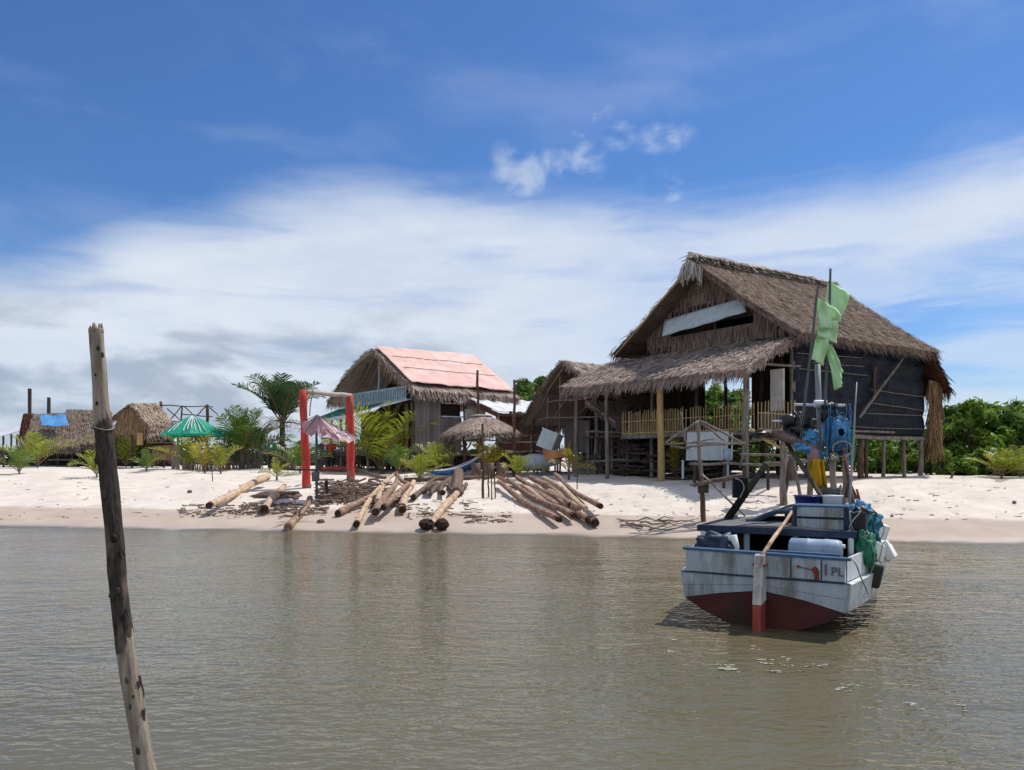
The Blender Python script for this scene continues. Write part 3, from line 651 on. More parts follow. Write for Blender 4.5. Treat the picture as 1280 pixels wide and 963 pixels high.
# tilted crate, orange sheet, pale mound and block in front of it
t=G(690,588); c=W(690,553,32.5); mb=MB()
ax=V((.8,-.45,-.35)).normalized(); ay=V((.35,.85,-.1)).normalized(); az_=ax.cross(ay).normalized(); ay=az_.cross(ax)
mb.box(c+V((-.1,0,.05)),.75,.6,.75,ax=ax,ay=ay,az=az_); mb.box(c+V((-.1,0,.05))+az_*.40,.82,.66,.05,ax=ax,ay=ay,az=az_)
fr=mb.build('tipped_crate','grey_sheet',None,origin=c); tag(fr,'pale grey box lying tipped on the shack deck','box')
mb=MB(); c=W(692,566,31.9); mb.grid(lambda u,v:c+V((-.45+u*.95,-.1,.12-u*.05))+V((.1*v,-.1*v,-.42*v*(1-.5*u)))+V((0,.04*math.sin(8*u),0)),10,4,th=.02)
tag(mb.build('orange_sheet','orange_sheet',None,origin=c),'orange sheet draped under the tipped pale box','sheet')
mb=MB(); c=W(672,577,33); mb.ball(c,.95,.4,.32,14,8,.25); tag(mb.build('pale_cover','cloth_pale',None,origin=c,smooth=True),'low pale cloth cover on the shack deck left of the tipped box','cover')
c=G(735,592); mb=MB(); mb.box(c+V((0,.3,.28)),1.35,.6,.66,ax=V((.99,-.1,0)).normalized(),ay=V((.1,.99,0)).normalized(),jit=.02); tag(mb.build('concrete_tank','concrete',None,origin=c),'pale concrete block standing on the sand before the thatched shack','block')
t=thing('low_bench','dark low wooden bench in the shade before the shack','bench',G(685,594)); b=G(685,594)+V((0,.5,0))
mb=MB(); mb.box(b+V((0,0,.5)),1.1,.4,.06); mb.build('seat','wood_dark',t)
for k in (-.45,.45):
    for j in (-.15,.15):
        mb=MB(); mb.beam(b+V((k,j,-.05)),b+V((k,j,.47)),.06); mb.build('leg','wood_dark',t)
# ================================================================== pink roofed two storey house
mu=V((.807,.590,0)); mv=V((.590,-.807,0)); mo=V((-7.25,40,0))
def HM(a,b,z): return mo+mu*a+mv*b+V((0,0,z))
pk=thing('beach_house','two storey wooden beach house with thatched roof half covered in pink sheeting','house',HM(3,0,gz(*HM(3,0,0)[:2])))
mb=MB()
thatch(mb,HM(0,0,7.6),HM(6.2,0,7.6),HM(6.1,4.5,5.05),HM(0,4.4,5.15),th=.2,dens=60,ln=.4,w=.026,sag=.0,fringe=.38)
thatch(mb,HM(6.2,0,7.6),HM(0,0,7.6),HM(-.1,-3.0,6.65),HM(6.2,-3.0,6.6),th=.2,dens=45,ln=.45,w=.026,fringe=.05,sag=-.1)
thatch(mb,HM(6.2,-3.0,6.6),HM(-.1,-3.0,6.65),HM(-.2,-5.3,5.2),HM(6.2,-5.3,5.2),th=.2,dens=45,ln=.5,w=.026,fringe=.4,sag=.02)
mb.build('thatch_roof','thatch_pale',pk)
mb=MB(); straw_wall(mb,HM(.25,.2,7.35),HM(.25,3.9,5.35),HM(.25,3.9,5.1),HM(.25,.2,6.7),dens=120,ln=.5,w=.026); mb.build('gable_fringe','thatch_gold',pk)
for b0,z0,b1,z1 in ((-.6,7.2,-4.5,5.3),(.3,7.2,-2.6,5.3),(.6,6.9,-.8,5.35),(-1.5,7.0,-5,5.35)): pole('rafter','wood_grey',pk,HM(.4,b0,z0),HM(.9,b1,z1),.04)
g1=1.24
for a,b,zt,m,r in ((.3,.1,7.3,'blue_paint',.07),(.3,-3.9,5.6,'blue_paint',.06),(.3,2.9,5.5,'blue_paint',.05),(.3,3.7,5.3,'wood_grey',.11),(.3,-4.0,4.3,'wood_grey',.07),(-1.6,-.3,4.2,'wood_grey',.07),(.2,3.3,4.6,'post_yellow',.10),(3.0,4.2,5.2,'wood_brown',.1),(5.8,4.2,5.1,'wood_brown',.08)):
    pole('post',m,pk,HM(a,b,g1-.2),HM(a,b,zt),r)
mb=MB()
for i in range(40): b=-3.9+i*7.3/39; mb.box(HM(.1,b,5.06),.05,.09,.72,ax=mu,ay=mv,az=(0,0,1))
for z in (4.78,5.36): mb.beam(HM(.1,-3.95,z),HM(.1,3.5,z),.05,.06)
mb.build('balcony_rail','blue_paint',pk)
mb=MB(); mb.box(HM(3.2,-.2,4.62),6.2,8.0,.1,ax=mu,ay=mv,az=(0,0,1)); mb.build('balcony_floor','wood_dark',pk)
mb=MB(); pl=[(-4.3,4.7),(3.8,4.7),(3.6,5.2),(.2,7.1),(-2.7,6.2),(-4.5,5.3)]; mb.add([HM(2.4,b,z) for b,z in pl]+[HM(2.48,b,z) for b,z in pl],[tuple(range(6)),tuple(range(11,5,-1))]+[(i,i+6,(i+1)%6+6,(i+1)%6) for i in range(6)]); mb.build('loft_wall','void',pk)
mb=MB(); mb.grid(lambda u,v:bil(HM(.0,-4.3,4.62),HM(.0,1.9,4.66),HM(-1.7,1.6,4.0),HM(-1.9,-5.4,3.75),u,v)+V((0,0,-.12*math.sin(math.pi*u*2)**2*v)),14,6,th=.02); aw_=mb.build('green_awning','teal',pk,smooth=True)
mb=MB(); mb.grid(lambda u,v:bil(HM(-.1,1.7,4.66),HM(.1,4.0,4.72),HM(-1.5,4.2,4.3),HM(-1.7,1.6,3.98),u,v),5,4,th=.03); mb.build('porch_sheet','metal_white',pk)
mb=MB(); mb.grid(lambda u,v:bil(HM(-1.72,-5.4,3.78),HM(-1.55,4.0,4.26),HM(-1.9,4.0,4.05),HM(-2.3,-5.5,3.45),u,v)+V((0,0,.05*mnoise.noise(V((u*12,v,0))))),24,3,th=.03); mb.build('awning_edge','metal_white',aw_)
for b in (-5.2,-3.2,-1.2,1.0,3.0): pole('awning_post','wood_grey',pk,HM(-1.75,b,g1-.2),HM(-1.75,b,3.7+.09*(b+5.2)*.5),.06)
mb=MB(); 
for i in range(26):
    b=-3.6+i*.27; mb.box(HM(-1.3,b,2.55),.03,.08,.95,ax=mu,ay=mv,az=(0,0,1))
mb.beam(HM(-1.3,-3.7,2.95),HM(-1.3,3.3,2.95),.06); mb.beam(HM(-1.3,-3.7,2.3),HM(-1.3,3.3,2.3),.06); mb.build('porch_rail','wood_grey',pk)
mb=MB(); mb.box(HM(-.6,-.2,2.05),2.4,7.6,.1,ax=mu,ay=mv,az=(0,0,1)); mb.build('porch_floor','wood_dark',pk)
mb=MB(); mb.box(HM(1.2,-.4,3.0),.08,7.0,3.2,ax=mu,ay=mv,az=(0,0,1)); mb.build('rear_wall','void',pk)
# plank wall on the right side with a dark window
mb=MB()
for i in range(13):
    a=.35+i*.205; ztop=5.0 if a<1.75 else 3.9
    mb.box(HM(a,4.02+rnd.uniform(-.012,.012),(ztop+2.15)/2),.195,.04,ztop-2.15+rnd.uniform(-.1,.03),ax=mu,ay=mv,az=(0,0,1))
mb.build('plank_wall','plank',pk)
mb=MB(); mb.box(HM(2.35,3.8,4.3),1.2,.06,1.5,ax=mu,ay=mv,az=(0,0,1)); w=mb.build('window','void',pk)
mb=MB(); mb.beam(HM(1.72,4.05,3.94),HM(3.0,4.05,3.94),.08,.06); mb.beam(HM(1.72,4.05,4.6),HM(3.0,4.05,4.6),.05,.05); mb.build('window_frame','metal_white',w)
mb=MB()
for i in range(8): mb.box(HM(1.8+i*.16,4.03,4.92),.05,.03,.6,ax=mu,ay=mv,az=(0,0,1))
mb.build('slat_panel','wood_brown',pk)
# white sheeted lean-to on the right with reddish walls
mb=MB(); mb.grid(lambda u,v:bil(HM(2.9,4.15,5.0),HM(8.0,3.3,4.95),HM(7.4,6.0,4.18),HM(3.6,6.3,4.12),u,v)+V((0,0,.03*math.sin(u*40))),60,3,th=.03); sr_=mb.build('side_roof','metal_white',pk)
mb=MB(); mb.beam(HM(2.95,4.25,4.78),HM(3.55,6.25,3.98),.06,.22); mb.beam(HM(3.6,6.32,3.98),HM(7.4,6.05,4.02),.05,.14); mb.build('fascia','redwall',sr_)
mb=MB(); mb.box(HM(3.35,4.6,3.5),1.2,.05,1.6,ax=mu,ay=mv,az=(0,0,1)); mb.build('pale_wall','concrete',pk)
mb=MB()
for i in range(22): mb.box(HM(4.0+i*.17,5.6,3.15),.16,.04,1.9+rnd.uniform(-.05,.05),ax=mu,ay=mv,az=(0,0,1))
mb.build('board_wall','redwall',pk)
mb=MB(); mb.box(HM(3.75,5.5,3.55),.5,.05,.5,ax=mu,ay=mv,az=(0,0,1)); mb.build('shutter','red_cloth',pk)
mb=MB(); mb.box(HM(3.5,3.0,1.7),5.,.06,.9,ax=mu,ay=mv,az=(0,0,1)); mb.box(HM(5.6,5.4,1.7),3.7,.06,1.0,ax=mu,ay=mv,az=(0,0,1)); mb.build('under_wall','void',pk)
for z in (2.2,2.65,3.0): pole('side_rail','wood_grey',pk,HM(3.4,6.3,z),HM(7.3,6.1,z+.02),.035)
for a in (3.6,4.6,5.6,6.5,7.3): pole('side_post','wood_grey',pk,HM(a,6.25-.05*(a-3.6),g1-.2),HM(a,6.25-.05*(a-3.6),4.05),.06)
# pink sheet lying on the roof
def ps(u,v):
    p=bil(HM(.12,.06,7.66),HM(6.25,.0,7.70),HM(6.0,4.3,5.32),HM(.05,4.12,5.47),u,v)
    return p+V((0,0,.05+.05*mnoise.noise(V((u*7,v*5,.5)))+.03*mnoise.noise(V((u*22,v*9,2.5)))))+mv*(.1*math.sin(u*11)*(v>.95))
mb=MB(); mb.grid(ps,60,26,th=.02)
pt=tag(mb.build('roof_tarpaulin','pink',None,origin=HM(3,2,6.8),smooth=True),'faded pink sheet tied over the thatched roof of the middle house','tarpaulin')
for v in (.3,.62):
    mb=MB(); mb.tube([ps(u,v)+V((0,0,.03)) for u in np.linspace(.06,.97,24)],.018,5); mb.build('lashing_rope','wood_dark',pt)
c=HM(-.9,3.9,2.35); mb=MB(); mb.grid(lambda u,v:c+mv*(u*1.0-.5)+V((0,0,-.75*v+.12*u))-mu*(.25*v+.05*math.sin(9*u)),10,5,th=.02); tag(mb.build('blue_sheet','canoe',None,origin=c,smooth=True),'dark blue sheet hung at the corner below the grey plank wall','sheet')
# tall bare poles in front of that house
px_w=lambda px,d:(px-CX)*d/F
for px,yt,yb,r,lab in ((597,463,604,.07,'thick dark bare pole standing before the pink roofed house'),(643,475,592,.065,'thin dark bare pole standing left of the thatched shack')):
    b=V((px_w(px,37.2),37.2,gz(px_w(px,37.2),37.2))) if px<600 else G(px,596); p=W(px,yt,b.y); mb=MB(); mb.stick(b-V((0,0,.2)),p,r,r*.85,8,8,.006); tag(mb.build('bare_pole','wood_brown',None,origin=b,smooth=True),lab,'pole')
# ================================================================== far huts on the left
def frame(a_deg, o):
    c,s=math.cos(math.radians(a_deg)),math.sin(math.radians(a_deg)); U=V((c,s,0)); N=V((s,-c,0)); o=V(o)
    return lambda a,b,z: V((o.x,o.y,0))+U*a+N*b+V((0,0,z))
def posts(parent,pts,m='wood_dark',r=.07):
    for p,zt in pts: pole('post',m,parent,V((p.x,p.y,gz(p.x,p.y)-.2)),V((p.x,p.y,zt)),r)
D=52.
def px_w(px,d): return (px-CX)*d/F
def zz(py,d): return H+(HY-py)*d/F
# hut with the blue sheet
h1=thing('thatched_hut','far thatched beach hut with a blue sheet on its roof','hut',(px_w(58,D),D,1.3))
mb=MB(); thatch(mb,W(42,518,D+2),W(92,516,D+2),W(97,557,D-1),W(24,560,D-1),th=.2,dens=45,ln=.5,w=.035,fringe=.4); thatch(mb,W(92,516,D+2),W(42,518,D+2),W(38,550,D+5),W(95,550,D+5),th=.2,dens=10,ln=.5,w=.035); mb.build('thatch_roof','thatch',h1)
mb=MB(); thatch(mb,W(33,517,D+1),W(42,517,D+2.5),W(40,545,D+1),W(27,548,D-.5),th=.2,dens=45,ln=.5,w=.035,fringe=.4); mb.build('thatch_slope','thatch_red',h1)
posts(h1,[(W(x,0,d)*1,zz(552,d)) for x in (30,45,58,72,90) for d in (D-.6,)])
mb=MB(); mb.box((px_w(62,D+2),D+2.2,2.1),3.8,.08,1.6); mb.build('rear_wall','void',h1)
for y in (566,575): pole('rail','wood_grey',h1,W(60,y,D-.7),W(97,y,D-.7),.05)
mb=MB(); mb.grid(lambda u,v:bil(W(51,522,D+.9),W(83,521,D+.9),W(87,535,D+.05),W(54,535,D+.05),u,v)+V((0,-.12,.12+.04*math.sin(u*9))),10,4,th=.02)
tag(mb.build('roof_sheet','blue_tarp',None,origin=W(68,528,D+.5)),'bright blue sheet spread on the far thatched hut roof','tarpaulin')
h2=thing('thatched_hut','far thatched hut with a long plain roof just behind the mooring post','hut',(px_w(110,D+1),D+1,1.3))
mb=MB(); thatch(mb,W(84,512,D+3),W(137,513,D+3),W(143,555,D-.5),W(94,553,D-.5),th=.2,dens=45,ln=.5,w=.035,fringe=.4); thatch(mb,W(137,513,D+3),W(84,512,D+3),W(80,530,D+5),W(140,530,D+5),th=.2,dens=10,ln=.5,w=.035); mb.build('thatch_roof','thatch',h2)
posts(h2,[(W(x,0,D-.2),zz(552,D)) for x in (98,108,118,130,140)])
mb=MB(); mb.box((px_w(120,D+2),D+2.2,2.0),3.0,.08,1.5); mb.build('rear_wall','void',h2)
for y in (563,574): pole('rail','wood_grey',h2,W(97,y,D-.3),W(142,y,D-.3),.05)
D3=48.
h3=thing('thatched_hut','far pale thatched hut with a straw gable beside the green parasols','hut',(px_w(180,D3),D3,1.3))
mb=MB(); thatch(mb,W(164,504,D3-.5),W(196,504,D3+3),W(216,529,D3+1),W(186,531,D3-2.5),th=.2,dens=50,ln=.5,w=.035,fringe=.3); thatch(mb,W(196,504,D3+3),W(164,504,D3-.5),W(141,520,D3+.5),W(170,520,D3+4),th=.2,dens=20,ln=.5,w=.035); mb.build('thatch_roof','thatch_straw',h3)
mb=MB(); thatch(mb,W(186,528,D3-1.5),W(222,528,D3+1),W(226,541,D3),W(184,544,D3-2.6),th=.15,dens=45,ln=.5,w=.035,fringe=.3); mb.build('side_roof','thatch',h3)
mb=MB(); straw_wall(mb,W(160,506,D3-.1),W(169,506,D3-.4),W(189,545,D3-1.6),W(138,543,D3+.2),dens=60,ln=.6,w=.03); straw_wall(mb,W(190,558,D3-1.),W(222,556,D3),W(222,574,D3),W(190,576,D3-1.),dens=60,ln=.5,w=.03); mb.build('straw_wall','thatch_gold',h3)
mb=MB(); mb.box((px_w(180,D3+2.5),D3+2.5,2.6),3.9,.08,2.6); mb.build('rear_wall','void',h3)
mb=MB(); p=W(175,549,D3-1.4); mb.box(p,.35,.05,.75); mb.build('yellow_board','post_yellow',h3)
posts(h3,[(W(x,0,D3-1.2+(x-165)*.03),zz(546,D3)) for x in (145,165,178,190,205,222)])
for y in (545,553): pole('rail','wood_grey',h3,W(186,y,D3-1.6),W(222,y,D3),.05)
sh2=thing('beach_shelter','pale sheet roofed shelter on dark posts at the far left edge','shelter',(px_w(8,50),50,1.3))
mb=MB(); mb.grid(lambda u,v:bil(W(-14,546,51),W(24,533,51),W(24,540,49),W(-14,550,49),u,v),6,3,th=.06); mb.build('roof','metal_white',sh2)
posts(sh2,[(W(x,0,50),zz(543,50)) for x in (-6,4,14,22)])
for px,yt,lab in ((37,486,'taller of two blurry dark poles behind the far left hut'),(61,497,'shorter of two blurry dark poles behind the far left hut')):
    b=V((px_w(px,58),58,1.3)); mb=MB(); mb.stick(b,W(px,yt,58),.14,.13,7,3,.003); tag(mb.build('dark_pole','wood_dark',None,origin=b),lab,'pole')
tf=thing('pole_framework','dark cross braced framework of poles behind the green parasols','frame',(px_w(232,54),54,1.3))
for x,yt,r in ((201,502,.12),(228,507,.07),(259,506,.12)): pole('post','wood_dark',tf,V((px_w(x,54),54,1.2)),W(x,yt,54),r)
for (a,b) in (((201,507),(266,509)),((228,518),(266,521)),((201,527),(228,527))): pole('rail','wood_dark',tf,W(*a,53.8),W(*b,53.8),.04)
for (a,b) in (((212,526),(227,508)),((209,511),(227,527)),((230,508),(243,520)),((246,520),(257,508)),((262,510),(272,518))): pole('brace','wood_dark',tf,W(*a,53.9),W(*b,53.9),.04)
# ================================================================== stick fence behind the palms
def stick_fence(x0,x1,d0,d1,y0,y1,lab):
    o=thing('stick_fence',lab,'fence',((px_w((x0+x1)/2,(d0+d1)/2)),(d0+d1)/2,1.25)); mb=MB(); n=int((x1-x0)/1.3)
    for i in range(n):
        if rnd.random()<.08: continue
        t=i/n; d=d0+(d1-d0)*t; x=px_w(x0+(x1-x0)*t,d); zt=zz(y0+rnd.uniform(-5,6),d)
        mb.stick((x,d,gz(x,d)-.1),(x+rnd.uniform(-.1,.1),d,zt),rnd.uniform(.025,.05),.03,5,2,.01)
    mb.build('pickets','wood_grey',o)
    for z in (.55,1.0):
        p=V((px_w(x0,d0),d0-.06,1.25+z)); q=V((px_w(x1,d1),d1-.06,1.25+z)); pole('rail','wood_grey',o,p,q,.03)
stick_fence(215,330,45,44,566,588,'grey stick fence behind the green parasols')
stick_fence(335,372,44,44,563,588,'short stick fence behind the man in green')
stick_fence(395,520,43,40,566,588,'stick fence behind the large yellow green palm')
mb=MB()
for k in range(6500):                     # low scrub seen as a strip beyond the huts
    x=rnd.uniform(-48,-4) if k<4500 else rnd.uniform(-60,60); d=rnd.uniform(58,63) if k<4500 else rnd.uniform(90,100); z=1.2+abs(rnd.gauss(0,.55))*(1 if k<4500 else 2)
    c=V((x,d,z)); n=V((rnd.gauss(0,1),rnd.gauss(0,1),rnd.gauss(0,1))).normalized(); a,b=basis(n); s=rnd.uniform(.15,.4)*(1 if k<4500 else 2)
    mb.add([c-a*s,c-b*s*.5,c+a*s,c+b*s*.5],[(0,1,2,3)])
tag(mb.build('far_scrub','dark_scrub',None),'low dark strip of scrub far beyond the huts','scrub',kind='stuff')
# ================================================================== palms
def frond(mb, o, azm, el0, Ln, droop, ll, nl=20, w=.022, fold=.5, hang=.35, mi=0, ri=1):
    o=V(o); h=V((math.cos(azm),math.sin(azm),0)); pts=[]; k=12
    p=o.copy(); el=el0
    for i in range(k+1):
        pts.append(p.copy()); p=p+(h*math.cos(el)+V((0,0,math.sin(el))))*(Ln/k); el-=droop/k*(.4+1.2*i/k)
    mb.tube(pts,[.022*Ln*.5*(1-.85*i/k)+.004 for i in range(k+1)],4,ri,cap=False)
    side0=V((-h.y,h.x,0)); tw=rnd.uniform(-.5,.5)
    for i in range(nl):
        t=.16+.84*(i+rnd.uniform(-.3,.3))/nl; t=min(.995,max(.1,t)); f=t*k; j=min(k-1,int(f)); c=pts[j].lerp(pts[j+1],f-j); d=(pts[j+1]-pts[j]).normalized()
        up=side0.cross(d).normalized()
        if up.z<0: up=-up
        l=ll*(math.sin(math.pi*min(1,t*.85+.12))**.7)*rnd.uniform(.85,1.1)
        for sg in (-1,1):
            s=(side0*sg*math.cos(tw*sg)+up*math.sin(tw*sg)).normalized()
            q=(s*rnd.uniform(.7,.95)+d*rnd.uniform(.45,.8)+up*(fold*rnd.uniform(.3,1))).normalized()
            m1=c+q*l*.55; q2=(q+V((0,0,-hang*rnd.uniform(.6,1.6)))).normalized(); m2=m1+q2*l*.45
            wv=d.cross(q).cross(q).normalized()*w
            mb.add([c-wv*.5,c+wv*.5,m1+wv,m1-wv,m2],[(0,1,2,3),(3,2,4)],mi)
def palm(base, hgt, nf, fl, lab, kind='young', trunk_h=.15, tr=.05, spread=1.0, seed=1, cat='palm', name='young_palm', lean=(0,0), dry=0, nl=20, grp=None, w=None):
    R=random.Random(seed); base=V(base)
    t=thing(name,lab,cat,base,grp)
    top=base+V((lean[0],lean[1],trunk_h))
    mb=MB(); mb.tube([base-V((0,0,.15)),base.lerp(top,.5)+V((lean[0]*-.15,0,0)),top],[tr*1.25,tr,tr*.9],8,wob=.12); mb.build('trunk','trunk',t,smooth=True)
    m={'young':'palm_young','green':'palm','dark':'palm_dark','yellow':'palm_yellow'}[kind]
    mb=MB(); ga_=2.39996
    for i in range(nf):
        a=i*ga_+R.uniform(-.25,.25); k=i/max(1,nf-1)
        el=math.radians(88-k*48*spread)+R.uniform(-.12,.12)
        frond(mb,top+V((math.cos(a),math.sin(a),0))*tr*.5,a,el,fl*R.uniform(.8,1.1)*(.75+.35*k if nf>6 else 1),math.radians(R.uniform(35,75))*(.35+.85*k),fl*.33,nl,w or (.008*fl+.010),mi=0,ri=1)
    for i in range(dry):
        a=R.uniform(0,6.28); frond(mb,top,a,math.radians(R.uniform(-5,15)),fl*.8,math.radians(70),fl*.25,14,.02,hang=.8,mi=1,ri=1)
    mb.build('crown',[m,'palm_dry'],t)
    return t
def pm(px,pyb,hpx,nf,lab,kind='young',seed=1,spread=1.,trunk=.12,**k):
    b=G(px,pyb); hm=hpx*b.y/F
    fl=(hm-trunk)*1.12; return palm(b,hm,nf,fl,lab,kind,trunk,k.pop('tr',.04),spread,seed,nl=k.pop('nl',16),grp='young palms planted along the beach',**k)
pm(24,593,40,8,'small green palm at the far left below the pale shelter','green',1)
pm(47,584,50,9,'tall yellowish green palm in front of the blue sheeted hut','young',2)
pm(88,582,34,7,'small dull palm under the long roofed far hut','green',31)
pm(121,597,38,8,'low bright palm just left of the mooring post','young',3)
pm(158,584,62,9,'bushy yellow green palm just right of the mooring post','young',4,spread=.9)
pm(183,590,30,7,'short spiky palm in front of the straw gabled hut','green',5)
pm(236,588,52,9,'feathery palm standing below the large green parasol','young',6)
pm(256,592,46,4,'thin yellow palm in front of the parasol pole','yellow',7,spread=.6)
pm(300,586,56,9,'full green palm with low fronds left of the man in green','green',8)
pm(276,592,42,8,'low palm under the small green parasol','young',34)
pm(346,600,26,6,'tiny yellow green palm on the open sand near the red frame','young',9,spread=1.2)
pm(375,592,46,9,'dull palm behind the left red post','green',10)
pm(478,592.5,100,13,'largest bushy bright palm right of the red frame','young',11,spread=1.15,trunk=.3,tr=.09,nl=22)
pm(498,593,44,9,'leafy palm pressed against the largest bright palm','green',12)
pm(525,603,44,9,'bright tufted palm behind the short dark logs','young',13)
pm(548,594,48,8,'open palm below the grey plank wall','young',14,spread=1.1)
pm(612,595,48,8,'yellow palm inside the ring of thin stakes','yellow',15,spread=1.1,dry=2,trunk=.3)
pm(648,600,38,9,'fresh green palm above the right log raft','young',16)
pm(711,600,42,6,'yellowish palm in front of the pale concrete block','yellow',17,spread=1.2,trunk=.3)
pm(846,600,58,4,'slim yellow palm seedling beside the yellowish porch post','yellow',18,spread=.35)
pm(1252,598,46,12,'yellow green palm on the sand edge at the far right','young',19,spread=1.3)
pm(1276,597,44,10,'palm cut by the right edge of the picture','young',20,spread=1.1)
pm(1190,597,12,4,'tiny sprout on the sand behind the right bank','green',21,spread=1.2)
# tall coconut palms
b=V((px_w(353,44),44,1.2)); palm(b,5.6,20,3.5,'tall dark coconut palm rising behind the man in green','dark',trunk_h=2.7,tr=.17,spread=.8,seed=41,cat='palm',name='coconut_palm',dry=6,nl=30,w=.034)
b=V((px_w(303,43),43,1.2)); palm(b,3.6,14,3.1,'broad olive coconut palm left of the tall dark one','green',trunk_h=1.0,tr=.15,spread=1.1,seed=44,cat='palm',name='coconut_palm',nl=26,w=.034)
b=V((px_w(322,46),46,1.2)); palm(b,3.4,11,2.3,'shaded coconut palm between the two larger coconut palms','dark',trunk_h=1.0,tr=.15,spread=1.2,seed=45,cat='palm',name='coconut_palm',nl=24,w=.034)
# ================================================================== broad leaved trees
def tree(x,y,hgt,rad,lab,m='leaf',seed=1,n=2200,ls=.16,low=.12,grp=None,name='mangrove_tree',clumps=26,blobs=None):
    R=random.Random(seed); g=gz(x,y); t=thing(name,lab,'tree',(x,y,g),grp)
    mb=MB(); C=[]
    for k in range(clumps):
        u=R.random(); a=R.uniform(0,6.283); hh=low+(1-low)*u**.8; prof=math.sin(math.pi*min(1,.22+.74*hh))**.8
        r=rad*prof*math.sqrt(R.random()); C.append((V((x+math.cos(a)*r,y+math.sin(a)*r*.8,g+hgt*hh*.93)),R.uniform(.16,.34)*rad*(1.1-.35*hh)))
    top=V((x,y,g+hgt*.75)); 
    mb.tube([V((x,y,g-.2)),V((x+R.uniform(-.2,.2),y,g+hgt*.35)),top],[.03*hgt*.5+.03,.05,.02],6,wob=.1)
    for c,r in C[::2]:
        s=V((x,y,g+hgt*R.uniform(.05,.4))); mb.tube([s,s.lerp(c,.5)+V((0,0,.1)),c],[.05,.03,.012],5)
    mb.build('trunk','trunk',t)
    mb=MB(); tot=sum(r**2 for c,r in C)
    for c,r in C:
        for _ in range(int(n*r*r/tot)):
            d=V((R.gauss(0,1),R.gauss(0,1),R.gauss(0,.8))).normalized(); p=c+d*r*R.uniform(.35,1.08)
            nn=(d*.6+V((R.gauss(0,.6),R.gauss(0,.6),.5+R.gauss(0,.5)))).normalized(); a,bb=basis(nn); q=R.uniform(0,6.28); a,bb=a*math.cos(q)+bb*math.sin(q),bb*math.cos(q)-a*math.sin(q)
            s=ls*R.uniform(.6,1.25); mb.add([p-a*s,p-bb*s*.42,p+a*s,p+bb*s*.42],[(0,1,2,3)])
    mb.build('crown',m,t)
TG='mangrove trees behind the beach'
for i,(px,d,yt,rad,m,lab) in enumerate(((1188,32.5,508,1.3,'leaf_dark','dark mangrove touching the straw curtain of the stilt house'),(1212,31.5,500,1.4,'leaf','tall light mangrove nearest the right end of the stilt house'),(1238,32.3,505,1.4,'leaf','mangrove with a rounded top in the middle of the right thicket'),(1262,31.5,512,1.4,'leaf_dark','lower mangrove near the right edge of the picture'),(1292,32,505,1.6,'leaf','mangrove cut off by the right edge of the picture'),(1228,35,501,1.9,'leaf_dark','dark mangrove behind the right thicket'),(1275,35.5,500,2.0,'leaf_dark','tall dark mangrove behind the right edge palms'))):
    x=px_w(px,d); tree(x,d,zz(yt,d)-1.2,rad,lab,m,50+i,3600,.15,.04,TG)
for i,(px,d,yt,rad,m,lab) in enumerate(((1060,36,546,1.5,'leaf_dark','dark leafy shrub behind the paired brown stilts'),(1120,35,546,1.3,'leaf','light leafy shrub between the last two right stilts'),(1160,35.5,548,1.2,'leaf_dark','dark shrub just behind the straw curtain'),(960,40,520,1.6,'leaf_dark','dark shrub behind the right end of the porch'),(1010,39,548,1.5,'leaf','leafy shrub glimpsed below the floor behind the trestle'),(1258,29.6,562,.9,'leaf_yellow','low yellow green shrub before the right mangroves'),(1100,37,548,1.5,'leaf','low leafy shrub seen between the right stilts under the floor'),(1140,38,544,1.6,'leaf_dark','dark shrub behind the last right stilt of the house'),(1080,38,544,1.6,'leaf_dark','dark shrub behind the middle right stilts of the house'),(1180,30.2,566,.7,'leaf','small bright shrub right under the straw curtain'),(1225,29.8,560,.8,'leaf','bright green shrub along the sand edge left of the right palms'),(1290,30,556,.9,'leaf','bright green shrub behind the palm cut by the right edge'),(1205,30.2,572,.8,'leaf_dark','low dark shrub at the foot of the right thicket'))):
    tree(px_w(px,d),d,zz(yt,d)-1.2,rad,lab,m,70+i,2300,.13,.02,'shrubs behind the beach','shrub',18)
for i,(px,d,yt,rad,m,lab) in enumerate(((850,44,478,1.8,'leaf','light tree seen through the left of the porch opening'),(885,43,470,1.9,'leaf','tall light tree seen through the middle of the porch opening'),(920,45,480,1.9,'leaf_yellow','yellowish tree seen through the right of the porch opening'),(868,40,492,1.7,'leaf','dense bush seen low through the porch opening at the left'),(905,40.5,490,1.7,'leaf_dark','darker dense bush seen low through the porch opening at the right'))):
    tree(px_w(px,d),d,zz(yt,d)-1.2,rad,lab,m,80+i,3400,.18,.03,'trees behind the stilt house',name='leafy_tree')
for i,(px,d,yt,rad,lab) in enumerate(((652,62,470,1.6,'dark round tree beyond the gap, the left one'),(676,64,466,1.7,'dark round tree beyond the gap, touching the shack roof'),(664,66,476,1.6,'lower dark tree between the two round trees in the gap'))):
    tree(px_w(px,d),d,zz(yt,d)-1.2,rad,lab,'leaf_dark',90+i,1500,.26,.45,'trees beyond the gap between the houses','leafy_tree' if 0 else 'leafy_tree')
